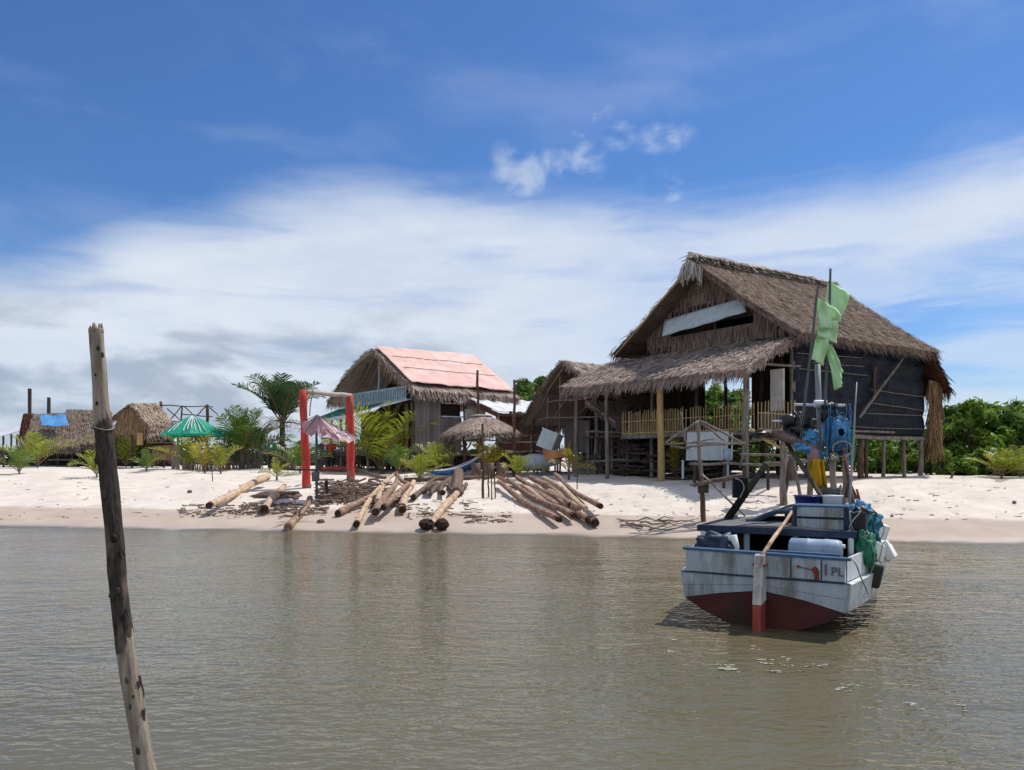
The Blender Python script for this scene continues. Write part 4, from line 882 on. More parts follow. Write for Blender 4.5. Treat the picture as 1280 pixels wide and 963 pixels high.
# ================================================================== parasols, people, red frame
def parasol(c, top, r, m, name, lab, npan=8, pole_b=None, ry=None, slope=None):
    t=thing(name,lab,'parasol',pole_b)
    return t
for k,(px,ytop,yb,half,d,lab,poff) in enumerate(((241,519,543,37,42,'large green parasol with white markings','w'),(280,533,543,20,44,'smaller green parasol partly behind the large green one',''))):
    x=px_w(px,d); t=thing('green_parasol',lab,'parasol',(x,d,gz(x,d)))
    pole('pole','dull_pole',t,V((x,d,gz(x,d)-.1)),V((x,d,zz(ytop+1,d))),.04)
    R=half*d/F; zt=zz(ytop,d); ze=zz(yb,d); n=8; mb=MB()
    for i in range(n):
        a0=2*math.pi*i/n+.3; a1=2*math.pi*(i+1)/n+.3
        def f(u,v,a0=a0,a1=a1):
            p=V((math.cos(a0),math.sin(a0),0)).lerp(V((math.cos(a1),math.sin(a1),0)),u)*R*v; sagk=.10*math.sin(math.pi*v)
            return V((x,d,zt+(ze-zt)*v+sagk-.07*math.sin(math.pi*u)*v))+p
        mb.grid(f,6,8)
        e0,e1=f(0,1),f(1,1); mb.add([e0,e1,e1-V((0,0,.14)),e0-V((0,0,.14))],[(0,1,2,3)])
    cn=mb.build('canopy','green_cloth',t)
    # white wavy markings on the panels toward the viewer
    mb=MB()
    for i,(aa,v0,v1) in enumerate(((4.2,.55,.95),(4.35,.5,.9),(4.75,.1,.9),(4.9,.15,.85),(5.05,.1,.8),(5.2,.2,.9),(5.4,.2,.95),(5.6,.3,.9))):
        pts=[]
        for j in range(9):
            v=v0+(v1-v0)*j/8; rr=R*v; a=aa+.012*math.sin(j*1.7)
            kx=abs(((a-.3)%(2*math.pi/n))/(2*math.pi/n)-.5); rad=rr*math.cos(math.pi/n)/math.cos((((a-.3)%(2*math.pi/n))-math.pi/n))
            pts.append(V((x+math.cos(a)*rad,d+math.sin(a)*rad,zt+(ze-zt)*v+.10*math.sin(math.pi*v)+.03)))
        mb.tube(pts,.026,4)
    mb.build('markings','white_cloth',cn)
    for i in range(n):
        a=2*math.pi*i/n+.3
        if i%2==0:
            mb=MB(); mb.tube([V((x,d,zt-.05)),V((x+math.cos(a)*R,d+math.sin(a)*R,ze-.02))],.015,4); mb.build('rib','dull_pole',cn)
c=V((px_w(252,41.5),41.5,zz(546,41.5))); mb=MB(); mb.grid(lambda u,v:c+V((-.4+.8*u,.05*math.sin(6*u),.1-.42*v*(1-.5*abs(u-.4)))),8,4,th=.02); tag(mb.build('orange_cloth','orange_sheet',None,origin=c),'pale orange cloth hanging below the large green parasol','cloth')
for px,py,lab in ((271,588,'dark low table under the left side of the olive palm'),(410,589,None)):
    if lab is None: continue
    b=G(px,py); t=thing('low_table',lab,'table',b); mb=MB(); mb.box(b+V((0,0,.42)),1.5,.7,.07); mb.build('table_top','wood_brown',t)
    for k in (-.6,.6):
        for j in (-.25,.25): mb=MB(); mb.beam(b+V((k,j,-.05)),b+V((k,j,.39)),.07); mb.build('leg','wood_brown',t)
def person(px,pyf,hpx_d,lab,shirt,pants,face=-1,hat=None,arm=0):
    d=hpx_d; x=px_w(px,d); g=gz(x,d); o=V((x,d,g)); t=thing('person',lab,'person',o); s=1.70/1.75
    def sk(name,J,E,m,parent,sub=2):
        me=bpy.data.meshes.new(name); me.from_pydata([tuple(V(j[0])*s) for j in J],E,[]); me.materials.append(M[m])
        ob=bpy.data.objects.new(name,me); COL.objects.link(ob); ob.parent=parent
        md=ob.modifiers.new('skin','SKIN')
        for i,j in enumerate(J):
            sv=me.skin_vertices[0].data[i]; r=j[1] if isinstance(j[1],tuple) else (j[1],j[1]); sv.radius=(r[0]*s,r[1]*s)
        me.skin_vertices[0].data[0].use_root=True
        sd=ob.modifiers.new('sub','SUBSURF'); sd.levels=sub; sd.render_levels=sub
        return ob
    ar=.22+.12*arm
    body=[((0,0,.95),(.13,.10)),((0,.0,1.2),(.125,.095)),((0,0,1.40),(.15,.095)),((0,0,1.5),.055),((0,-.01,1.58),.075),((0,-.01,1.68),.095),((0,0,1.75),.05),
          ((.17,0,1.42),.055),((.24,.0,1.15),.042),((ar+.03,-.08-.1*arm,.92+.15*arm),.032),((ar+.03,-.11-.12*arm,.83+.17*arm),.036),
          ((-.17,0,1.42),.055),((-.24,.0,1.15),.042),((-.25,-.06,.92),.032),((-.25,-.09,.83),.036),
          ((.09,0,.88),.085),((.10,-.02,.5),.06),((.11,.0,.10),.042),((.12,-.13,.04),.04),
          ((-.09,0,.88),.085),((-.10,-.02,.5),.06),((-.11,.02,.10),.042),((-.12,-.11,.04),.04)]
    E=[(0,1),(1,2),(2,3),(3,4),(4,5),(5,6),(2,7),(7,8),(8,9),(9,10),(2,11),(11,12),(12,13),(13,14),(0,15),(15,16),(16,17),(17,18),(0,19),(19,20),(20,21),(21,22)]
    sk('body',body,E,'skin',t)
    sk('shirt',[((0,0,1.0),(.155,.125)),((0,0,1.22),(.15,.12)),((0,0,1.42),(.17,.115)),((.17,0,1.43),.075),((.225,0,1.22),.07),((-.17,0,1.43),.075),((-.225,0,1.22),.07)],[(0,1),(1,2),(2,3),(3,4),(2,5),(5,6)],shirt,t)
    sk('trousers',[((0,0,.98),(.145,.115)),((.09,0,.86),.105),((.10,-.02,.5),.08),((.11,.0,.2),.065),((-.09,0,.86),.105),((-.10,-.02,.5),.08),((-.11,.02,.2),.065)],[(0,1),(1,2),(2,3),(0,4),(4,5),(5,6)],pants,t)
    mb=MB(); mb.ball(o+V((0,.015,1.69))*s,.098,.108,.085,12,8); mb.build('cap' if hat else 'hair',hat or 'black',t,smooth=True)
    if hat: 
        mb=MB(); c=o+V((0,-.005,1.30))*s; mb.ball(c+V((0,-.125,0)),.06,.012,.07,10,6); mb.build('chest_print','white_cloth',t)
    return t
person(340,592,38,'man in a green shirt and pale cap standing among the palms','shirt_green','trousers',hat='hair')
person(414,590,39,'person in an orange top and black trousers behind the pink film parasol','shirt_orange','trousers',arm=1)
# red frame on the beach
bL=G(384,610); bR=G(438.5,600)
rf=thing('red_gateway','bright red painted two post frame with a bare log across its top','frame',(bL+bR)/2)
tL=W(378.5,488,bL.y); tR=W(437,494,bR.y)
for b,tp in ((bL,tL),(bR,tR)):
    mb=MB(); mb.stick(b-V((0,0,.25)),tp,5.1*b.y/F,4.8*b.y/F,12,9,.006); mb.build('post','red_paint',rf,smooth=True)
    mb=MB(); mb.tube([b-V((0,0,.2)),b+V((0,0,.13))],[5.3*b.y/F]*2,12,wob=.02); mb.build('post_foot','bark_grey',rf,smooth=True)
pole('crossbar','pale_wood',rf,tL+V((.1,0,-.07)),tR+V((.05,0,-.02)),.095,.075,n=9,bend=.01)
mb=MB(); p=tL+V((.35,-.02,-.05)); mb.tube(curve([p+V((0,0,.12)),p+V((.05,-.1,0)),p+V((0,0,-.14)),p+V((-.08,.05,-.5)),p+V((-.1,.03,-.9))]),.022,6); mb.build('rope','rope',rf)
# pink film parasol on a pole with a small shelf
bp=G(396,624); t=thing('pink_parasol','torn see-through pink parasol on a grey pole between the red posts','parasol',bp)
d=bp.y; pole('pole','dull_pole',t,bp-V((0,0,.2)),W(395,522,d),.045,.035,n=8,bend=.003)
c=W(396.5,519,d); rim=[(381,541,-.2),(377,528,.3),(390,536,1.0),(412,538,.9),(447,548,.3),(424,549,-.5),(408,543,-.7),(397,540,-.7)]
mb=MB()
P=[W(a,b,d+e) for a,b,e in rim]
for i in range(len(P)):
    q0,q1=P[i],P[(i+1)%len(P)]
    mb.grid(lambda u,v,q0=q0,q1=q1:c.lerp(q0.lerp(q1,u),v)+V((0,0,-.12*math.sin(math.pi*u)*v-.05*math.sin(math.pi*v)+.03*math.sin(u*17+v*9)*v)),8,8)
mb.build('canopy','pink_cloth',t)
for i in range(0,len(P)):
    mb=MB(); mb.tube([c,P[i]],.012,4); mb.build('rib','dull_pole',t)
mb=MB(); mb.grid(lambda u,v:W(420,542,d-.1).lerp(W(449,548,d-.1),u)+V((0,-.05,.03-.07*v+.04*math.sin(u*14))),10,2,th=.01); mb.build('torn_edge','white_cloth',t)
mb=MB(); mb.box(W(398,587.5,d),2.0,.25,.04); mb.build('shelf','wood_dark',t)
mb=MB(); mb.box(W(394.5,596,d),.2,.2,.30); mb.build('bracket','dull_pole',t)
b=G(409,623); t=thing('stake_table','small board on a single dark stake near the red frame','stand',b); pole('post','wood_dark',t,b-V((0,0,.2)),W(408,601,b.y),.06); mb=MB(); mb.box(W(407,600,b.y),.5,.35,.05); mb.build('board','wood_grey',t)
c=G(421,591); mb=MB(); mb.ball(c+V((0,.4,.12)),.95,.35,.2,18,8,.35,seed=3); mb.ball(c+V((.7,.4,.12)),.5,.3,.22,12,8,.4,seed=5); tag(mb.build('red_net_heap','red_cloth',None,origin=c,smooth=True),'low heap of red cloth on the sand between the red posts','heap')
# ================================================================== straw umbrella, seats, canoe
pb=V((px_w(603,34.5),34.5,gz(px_w(603,34.5),34.5))); d=34.5; 
t=thing('straw_umbrella','round thatched straw shade on posts in front of the pink roofed house','shade',pb)
cx=px_w(603,d); zt=zz(521,d); ze=zz(541,d); R=47*d/F*.93; mb=MB()
def cone(u,v): a=2*math.pi*u; return V((cx+math.cos(a)*R*v,d+math.sin(a)*R*v,zt+(ze-zt)*v**1.35))
mb.grid(cone,24,6,th=.08)
for k in range(3800):
    v=math.sqrt(rnd.random()); u=rnd.random(); p=cone(u,v); dn=(cone(u,min(1,v+.02))-cone(u,max(0,v-.02))).normalized(); a=2*math.pi*u; sd=V((-math.sin(a),math.cos(a),0)); up=sd.cross(dn); up=up if up.z>0 else -up
    dd=(dn+sd*rnd.gauss(0,.35)+up*rnd.uniform(-.05,.15)).normalized(); mb.blade(p+up*rnd.uniform(0,.08),dd,up.cross(dd).normalized(),rnd.uniform(.25,.6),.022,.008)
for k in range(500):
    u=rnd.random(); p=cone(u,1); a=2*math.pi*u; dd=V((math.cos(a)*.6,math.sin(a)*.6,-rnd.uniform(.3,1.2))).normalized(); mb.blade(p,dd,V((-math.sin(a),math.cos(a),0)),rnd.uniform(.2,.55),.02,.006)
mb.build('thatch','thatch_pale',t)
mb=MB(); mb.ball((cx-.05,d,zt+.02),.5,.45,.08,14,8,.2); mb.build('cap_sheet','thatch_straw',t,smooth=True)
mb=MB()
for k in range(420):
    dd=V((rnd.gauss(-.25,.25),rnd.gauss(0,.25),-1)).normalized(); mb.blade(V((cx-R*.93+rnd.uniform(-.15,.2),d+rnd.uniform(-.4,.4),ze-rnd.uniform(0,1.0))),dd,V((1,0,0)),rnd.uniform(.3,.6),.02,.006)
mb.build('hanging_straw','thatch',t)
for px in (566,580,600,625,641):
    dd=d+rnd.uniform(-.5,.5); pole('post','wood_grey',t,V((px_w(px,dd),dd,gz(px_w(px,dd),dd)-.1)),V((px_w(px,dd),dd,zz(538,dd))),.055)
for y in (551,569): pole('rail','wood_grey',t,W(565,y,d-.45),W(650,y-1,d-.5),.035)
for (a,b2) in (((577,540),(581,575)),((592,549),(583,563))): pole('brace','wood_grey',t,W(*a,d-.5),W(*b2,d-.5),.04)
mb=MB(); mb.box(W(608,569,d+.2),3.2,1.0,.06); mb.build('table_top','wood_grey',t)
for px,lab in ((595,'left tree stump seat behind the thin stakes'),(612,'middle tree stump seat behind the thin stakes'),(626,'right tree stump seat behind the thin stakes')):
    b=G(px,598); mb=MB(); mb.tube([b-V((0,0,.1)),b+V((0,0,.3)),b+V((0,0,.62))],[.21,.19,.19],12,wob=.06); tag(mb.build('stump_seat','bark_grey',None,origin=b,smooth=True),lab,'seat',group='tree stump seats under the straw shade')
# blue canoe lying on the sand
p0=G(534,598)+V((0,0,.12)); p1=W(600,577,p0.y+1.2); ax=(p1-p0); Lc=ax.length; ax.normalize(); sd=V((-.35,.94,0)).normalized(); up=ax.cross(sd).normalized(); up=up if up.z>0 else -up
def hullc(u,v):
    w=.30*math.sin(math.pi*min(1,max(0,u)))**.55+.01; a=math.pi*(v); return p0+ax*Lc*u+sd*math.cos(a)*w-up*math.sin(a)*(.24*math.sin(math.pi*u)**.5)+up*.20*(2*u-1)**2
t=thing('blue_canoe','narrow blue canoe lying tilted on the sand under the straw shade','canoe',p0)
mb=MB(); mb.grid(hullc,26,10,th=.025); mb.build('hull','canoe',t,smooth=True)
mb=MB(); mb.tube([hullc(u,0)+up*.02 for u in np.linspace(.01,.99,20)],.025,6); mb.tube([hullc(u,1)+up*.02 for u in np.linspace(.01,.99,20)],.025,6); mb.build('gunwale','metal_white',t)
for u in (.3,.65): mb=MB(); mb.beam(hullc(u,0),hullc(u,1),.12,.03); mb.build('thwart','wood_grey',t)
mb=MB(); c=G(505,603); mb.stick(c+V((0,0,.09)),G(612,600)+V((0,0,.1)),.09,.07,8,8,.01); tag(mb.build('grey_log','bark_grey',None,origin=c,smooth=True),'long thin grey pole lying on the sand under the blue canoe','log')
# thin stakes round the yellow palm
for i,(px,yb,yt,r,lab) in enumerate(((604,623,530,.05,'tallest thin stake left of the yellow palm'),(611,622,590,.03,'thin stake just under the yellow palm'),(615,624,588,.025,'thin stake right under the yellow palm'),(619,622,590,.025,'rightmost thin stake by the yellow palm'),(722,612,588,.02,'single thin twig stake right of the concrete block'),(266,602,586,.02,'thin short stake on the sand under the parasols'))):
    b=G(px,yb); mb=MB(); mb.stick(b-V((0,0,.15)),W(px-1,yt,b.y),r,r*.8,6,5,.012); tag(mb.build('thin_stake','wood_brown',None,origin=b),lab,'stake',group='thin stakes stuck in the sand')
# ================================================================== logs
def log(pa,pb_,r,lab,m='wood_tan',ends=None,lift=(0,0),grp=None,r2=None,crook=.012,stub=None,n=10):
    r*=.69; r2=r2 and r2*.72; r2=r2 or r*rnd.uniform(.72,.95); crook*=1.8; a=G(*pa); b=G(*pb_); a.z+=r*.62+lift[0]; b.z+=(r2 or r)*.62+lift[1]
    t=thing('log',lab,'log',a,grp); k=10; x,y=basis(b-a); P=[];R=[]; ph=rnd.uniform(0,6)
    for i in range(k+1):
        u=i/k; P.append(a.lerp(b,u)+x*crook*(b-a).length*math.sin(u*5+ph)*.5+V((0,0,crook*(b-a).length*.2*math.sin(u*7+ph)))); R.append((r*(1-u)+(r2 or r)*u)*rnd.uniform(.84,1.14))
    dz=max(gz(p.x,p.y)+.35*q-p.z for p,q in zip(P[1:-1],R[1:-1])); dz=max(0,dz+.06)
    P=[p+V((0,0,dz)) for p in P]
    i0=0; i1=k
    e=ends or (1,1)
    r=r
    mb=MB(); mb.tube(P,R,n,wob=.10); 
    for _ in range(5):
        i=rnd.randrange(1,k); q=V((rnd.gauss(0,1),rnd.gauss(0,1),rnd.uniform(.2,1))).normalized(); mb.tube([P[i],P[i]+q*R[i]*1.35],[R[i]*.35,R[i]*.2],6)
    mb.build('trunk',m,t,smooth=False)
    for on,i in ((e[0],0),(e[1],k)):
        if not on: continue
        q=P[i]; w=P[i].lerp(P[1 if i==0 else k-1],.22 if on==1 else .95)
        dv=(q-w).normalized(); mb=MB(); mb.tube([w,w.lerp(q,.5),q+dv*.03],[R[i]*1.02,R[i]*1.05,R[i]*.98],n,wob=.05)
        mb.build('shaded_end','end_shade',t)  # dark cap, shade of the cut end put into its colour
    return t
LG='logs hauled up on the beach'
log((258,646),(333,608),.15,'long tan log alone at the left of the beach',ends=(1,2),grp=LG,r2=.2)
log((329,645),(352,617),.17,'short thick tan log with a black lower end',ends=(1,0),grp=LG,r2=.15)
log((345,625),(357,611),.13,'stubby pale log lying behind the short thick log','wood_tan',ends=(0,0),grp=LG)
lt=log((362,664),(389,627),.15,'tan log with splayed broken roots at the waterline','bark',ends=(0,0),grp=LG,r2=.12)
c=G(373,652)+V((0,0,.2))
for k in range(9):
    q=V((rnd.uniform(-1,1),rnd.uniform(-.5,.3),rnd.uniform(-.15,.35))).normalized(); 
    mb=MB(); mb.stick(c,c+q*rnd.uniform(.4,.75),.035,.012,5,3,.06); mb.build('root','bark',lt)
log((424,647),(476,618),.16,'dark brown log at the left of the middle raft','bark',ends=(1,0),grp=LG)
log((443,663),(484,606),.12,'bright split tan log reaching nearest the water in the middle raft',ends=(1,0),grp=LG,lift=(0,.12))
log((468,640),(492,602),.13,'bright tan log lying behind the split one',ends=(0,0),grp=LG,lift=(.05,.08))
log((474,654),(497,604),.15,'brown log at the centre of the middle raft','bark',ends=(1,0),grp=LG)
log((490,650),(505,604),.13,'slightly crooked tan log right of centre in the middle raft','bark',ends=(1,0),grp=LG,crook=.04)
log((503,645),(515,607),.16,'tan log with a long black end closing the middle raft at the right',ends=(2,0),grp=LG)
for i,(a,b,r,lab) in enumerate((((522,627),(545,605),.12,'leftmost short grey log of the small stack'),((533,622),(548,603),.11,'short grey log second from the left in the small stack'),((542,623),(556,604),.11,'short grey log at the middle of the small stack'),((552,624),(563,603),.12,'thick short grey log beside the forked trunk'),((560,622),(568,605),.10,'thin short grey log tight against the forked trunk'),((578,621),(581,608),.12,'short grey stub right of the forked trunk'))):
    log(a,b,r,lab,'bark_grey',ends=(1 if i in (0,3) else 0,0),grp=LG,crook=.03)
ft=log((541,662),(570,621),.14,'trunk with a forked black foot at the water edge','wood_tan',ends=(0,0),grp=LG,r2=.15)
a=G(541,662)
for dx,dy,l in ((-.15,-.1,.32),(.22,-.12,.32)):
    mb=MB(); c=a+V((dx*1.1,.05+dy,.14)); mb.ball(c,.19,.24,.15,12,8,.35,seed=int(dx*50)+9); mb.build('shaded_end','end_shade',ft)
p=G(570,622)+V((0,0,.14)); q=G(573,602)+V((0,0,.35)); mb=MB(); mb.tube([p,p.lerp(q,.5),q],[.18,.2,.2],10,wob=.08); mb.build('rough_bark','bark_grey',ft)
for i,(a,b,r,m,e,lab) in enumerate((((696,660),(622,609),.14,'bark',(1,0),'leftmost log of the right raft'),((714,656),(634,608),.13,'bark',(1,0),'second log from the left in the right raft'),((700,640),(624,602),.14,'bark',(0,0),'log lying up behind the left of the right raft'),((722,648),(648,606),.14,'bark',(0,0),'reddish log in the middle of the right raft'),((712,652),(655,616),.12,'wood_tan',(1,0),'pale streaked log inside the right raft'),((742,661),(684,619),.15,'bark',(2,0),'log with the longest black end in the right raft'),((718,641),(664,604),.15,'bark',(1,0),'thick log on top of the right raft'),((735,646),(680,605),.12,'wood_tan',(0,0),'thin pale log second from the right in the right raft'),((748,648),(692,603),.12,'bark',(1,0),'thin rightmost log of the right raft'))):
    log(a,b,r,lab,m,ends=e,grp=LG,lift=(.1,.12) if 'top' in lab else (0,0))
log((440,590),(481,602),.11,'grey fallen trunk lying on the sand right of the red frame','bark_grey',ends=(0,0),grp=LG)
# bark scraps and twigs scattered on the sand: too many to count
mb=MB()
def litter(n,x0,x1,y0,y1,l0,l1,r,lift=.03):
    for _ in range(n):
        px,py=rnd.uniform(x0,x1),rnd.uniform(y0,y1); c=G(px,py); a=rnd.gauss(0,.9); q=V((math.cos(a),math.sin(a)*.8,rnd.gauss(0,.08)))*rnd.uniform(l0,l1); mb.stick(c+V((0,0,lift*rnd.random()))-q*.5,c+V((0,0,lift*rnd.random()))+q*.5,r*rnd.uniform(.4,1.2),None,4,2,.08)
litter(260,400,480,605,632,.15,.7,.035,.22); litter(110,300,410,630,644,.1,.5,.025,.06); litter(90,225,330,632,646,.1,.4,.02,.04)
litter(60,505,600,626,648,.1,.5,.02,.05); litter(60,580,640,645,655,.05,.3,.015); litter(170,10,790,598,648,.03,.2,.010,.02); litter(100,780,1280,603,650,.03,.22,.010,.02); litter(70,0,1280,640,650,.05,.3,.012,.01)
for _ in range(40):
    c=G(rnd.uniform(440,490),rnd.uniform(615,640)); a=rnd.uniform(.6,1.4); q=V((math.cos(a),math.sin(a),.05))*rnd.uniform(.4,1.1); mb.stick(c+V((0,0,.08)),c+q+V((0,0,.1)),.03,.02,5,3,.05)
tag(mb.build('bark_litter','bark_grey',None),'bark strips and twigs scattered over the sand','litter',kind='stuff')
c=G(345,622); mb=MB(); mb.ball(c+V((.0,.2,.05)),.8,.5,.16,14,8,.5,seed=9); tag(mb.build('bark_heap','bark_grey',None,origin=c),'low heap of stripped bark between the two left logs','heap')
db=thing('driftwood_branch','thin forked driftwood branch on the wet sand left of the boat','branch',G(800,660))
mb=MB()
for (a,b) in (((775,652),(842,652)),((782,654),(802,666)),((800,655),(845,660)),((812,664),(840,655)),((775,659),(845,664)),((822,652),(868,656)),((803,661),(770,652))):
    mb.stick(G(*a)+V((0,0,.04)),G(*b)+V((0,0,.07)),.028,.012,5,6,.04)
mb.build('limb','wood_grey',db)
for i,(px,py,s) in enumerate(((401,654,.07),(237,616,.06),(1115,646,.03),(1268,629,.04))):
    c=G(px,py); mb=MB(); mb.ball(c+V((0,0,s*.5)),s*1.6,s,s,9,6,.4,seed=i); tag(mb.build('stone','bark_grey',None,origin=c),['small dark lump on the wet sand left of the middle raft','tiny dark lump on the dry sand left of the logs','small lump on the sand right of the boat mast','dark lump on the sand at the far right'][i],'stone')
B0=V((2.92,8.98,0)); fu=V((.5,.866,0)); fs=V((.866,-.5,0))
def FB(a,b,z): return B0+fu*a+fs*b+V((0,0,z))
# ================================================================== rack posts at the water's edge
b=G(880,652); d=b.y
rk=thing('pole_rack','rough pole rack with a roof shaped top at the water edge left of the boat','rack',b)
pole('post','wood_brown',rk,b-V((0,0,.4)),W(876,595,d),.075,.06,bend=.008); pole('post','wood_grey',rk,W(877,610,d),W(872,527,d),.06,.045,bend=.006)
for (p,q,r) in (((873,527,d),(833,553,d),.04),((874,526,d),(930,555,d),.04),((874,527,d+.3),(905,551,d+1.0),.03),((830,555,d),(931,553,d),.028),((857,559,d-.2),(931,554,d-.1),.03),((838,558,d+.2),(862,561,d),.03),((851,515,d),(858,560,d),.03),((860,554,d+.1),(895,548,d+.3),.025),((931,553,d),(925,585,d),.02),((931,555,d),(936,570,d),.02),((930,554,d),(934,520,d),.02),((876,592,d),(931,645,d-1.5),.03),((862,606,d),(885,605,d),.035)):
    pole('crosspiece','wood_grey',rk,W(*p),W(*q),r,bend=.012,n=6)
mb=MB(); mb.box(W(879,611,d),.24,.2,.22); mb.build('block','wood_dark',rk)
pole('branch','bark_grey',rk,W(868,606,d-.1),W(928,595,d-.3),.05,.07,bend=.02)
c=W(841,563,d); mb=MB()
b=G(985,641); d2=b.y+.9
tr=thing('timber_trestle','timber trestle of leaning posts on the beach behind the boat','trestle',G(985,630))
for (p,q,r,m) in (((980,540),(980,634),.10,'wood_grey'),((1012,560),(1012,622),.085,'wood_grey'),((988,575),(978,655),.06,'wood_brown'),((991,566),(1002,628),.05,'wood_grey'),((1057,555),(1057,612),.10,'wood_grey'),((1041,570),(1041,606),.09,'wood_grey')):
    pole('post',m,tr,V((W(q[0],q[1],d2).x,d2,gz(W(q[0],q[1],d2).x,d2)-.15)),W(*p,d2),r,r*.9)
for (p,q,r,m) in (((940,548),(990,550),.05,'wood_grey'),((938,537),(975,560),.05,'post_yellow'),((955,580),(1060,572),.06,'wood_grey'),((968,542),(1003,562),.08,'wood_grey')):
    pole('beam',m,tr,W(*p,d2+.1),W(*q,d2-.1),r)
c=W(960,542,d2); mb=MB(); mb.ball(c,.48,.3,.09,18,10,.5,seed=4); tag(mb.build('folded_net','black',None,origin=c,smooth=True),'dark folded net lying over the trestle left of the mast','net')
mp=G(1066,602); mb=MB()
st=thing('leaning_anchor_beam','thick dark beam leaning up from the port side of the boat with a square board','beam',FB(1.95,-.99,.56))
mb=MB(); mb.tube([FB(1.95,-.99,.56),W(899,664,11.2),W(929,621,11.7),W(957,582,12.3)],[.062,.06,.056,.05],9,wob=.05); mb.build('beam_shaft','beam_dark',st,smooth=True)
mb=MB(); mb.box(W(925,610,11.55),.215,.07,.30); mb.build('board','tarp_black',st)
mb=MB(); mb.tube(curve([W(919,598,11.5),W(927,602,11.44),W(930,611,11.44),W(925,622,11.48)]),.010,5); mb.build('cord','rope',st)
sm_=MB(); sm_.stick(W(962,613,16.4),W(1012,617,16.6),.06,.05,7,5,.02); 
# ================================================================== fishing boat
boat=thing('fishing_boat','weathered white fishing boat with red bottom moored stern first','boat',FB(2.5,0,0))
ST=[0,.4,1.,1.8,2.6,3.4,4.2,4.9,5.5,5.9]
HBm=[.945,1.01,1.09,1.13,1.12,1.04,.86,.6,.3,.04]
def hw(a): return float(np.interp(a,ST,HBm))
def sheer(a): return .58+.012*a*a
def chz(a): return .27+.006*a*a
def keel(a): return -.12 if a<4.6 else -.12+(a-4.6)*.3
aa=np.linspace(0,5.9,26)
# white topsides from chine to rail, both sides; both take the brighter sunlit copy of the hull white
mb=MB()
for sg in (-1,1):
    mb.grid(lambda u,v,sg=sg:FB(u*5.9,sg*hw(u*5.9)*(.955+.045*v),chz(u*5.9)+(sheer(u*5.9)-chz(u*5.9))*v),30,5,th=.03*(-sg))
mb.build('topsides','hull_lit',boat)
mb=MB()
for sg in (-1,1):
    mb.grid(lambda u,v,sg=sg:FB(u*5.9,sg*(hw(u*5.9)*.957)*v,keel(u*5.9)+(chz(u*5.9)-keel(u*5.9))*v**1.0),30,6,th=.03*(sg))
mb.build('bottom','hull_red',boat)
# transom: upper board, rail line, lower white planks, red V below
TH=.035; X=.955*hw(0)
def tpoly(pts,th,mb,off=0.):      # pts are (b, z) outline, extruded aft
    k=len(pts); A=[FB(off,b*.965,z) for b,z in pts]; Bk=[FB(off-th,b*.965,z) for b,z in pts]
    mb.add(A+Bk,[tuple(range(k)),tuple(range(2*k-1,k-1,-1))]+[((i+1)%k,i,i+k,(i+1)%k+k) for i in range(k)])
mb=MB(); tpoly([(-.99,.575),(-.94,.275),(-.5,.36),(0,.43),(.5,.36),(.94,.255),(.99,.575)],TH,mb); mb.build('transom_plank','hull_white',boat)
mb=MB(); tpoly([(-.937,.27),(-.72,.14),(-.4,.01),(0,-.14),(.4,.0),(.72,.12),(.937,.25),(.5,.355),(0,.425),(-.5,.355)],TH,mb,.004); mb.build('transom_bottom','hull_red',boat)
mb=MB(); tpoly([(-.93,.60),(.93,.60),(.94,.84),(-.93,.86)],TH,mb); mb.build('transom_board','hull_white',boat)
mb=MB(); mb.beam(FB(-.04,-.955,.588),FB(-.04,.955,.585),.016,.014); mb.build('rub_rail','navy',boat)
mb=MB(); mb.beam(FB(.02,-.93,.868),FB(.02,.96,.85),.13,.028,up=(0,0,1)); mb.build('transom_cap','trim_blue',boat)
for sg,m in ((-1,'hull_white'),(1,'hull_lit')):  # starboard bulwark takes the sunlit copy of the paint
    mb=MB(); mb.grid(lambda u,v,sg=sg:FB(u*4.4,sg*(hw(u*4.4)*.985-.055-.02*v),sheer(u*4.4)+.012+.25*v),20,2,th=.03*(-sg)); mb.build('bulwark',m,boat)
    mb=MB(); mb.grid(lambda u,v,sg=sg:FB(u*5.8,sg*(hw(u*5.8)*1.02-.11*v),sheer(u*5.8)),24,1,th=.025*sg); mb.build('side_deck','hull_lit',boat)
mb=MB(); mb.grid(lambda u,v:FB(.05+u*5.6,(v*2-1)*hw(u*5.6)*.93,.56+.012*(u*5.6)**2),18,8,th=.03); mb.build('deck','deck',boat)
# dirt-stained seams on the planks
for (p,q) in ((FB(-.036,-.90,.43),FB(-.036,-.06,.49)),(FB(-.036,.06,.49),FB(-.036,.90,.41))):
    mb=MB(); mb.beam(p,q,.005,.004); mb.build('plank_seam','wood_grey',boat)
for b in (.33,.66,.92):
    mb=MB(); mb.beam(FB(-.038,b,.605),FB(-.038,b,.835),.010,.008); mb.build('seam','navy',boat)
mb=MB(); mb.box(FB(-.045,.50,.715),.3,.025,.205,ax=fs,ay=fu,az=(0,0,1)); hp=mb.build('hatch_plate','hull_white',boat)
mb=MB(); mb.ball(FB(-.065,.415,.745),.018,.018,.018,8,6); mb.ball(FB(-.065,.60,.72),.035,.02,.035,9,6,.4); mb.beam(FB(-.062,.42,.742),FB(-.062,.58,.715),.012,.008); mb.box(FB(-.062,.615,.66),.05,.012,.11,ax=fs,ay=fu,az=(0,0,1)); mb.build('rusty_latch','rust',hp)
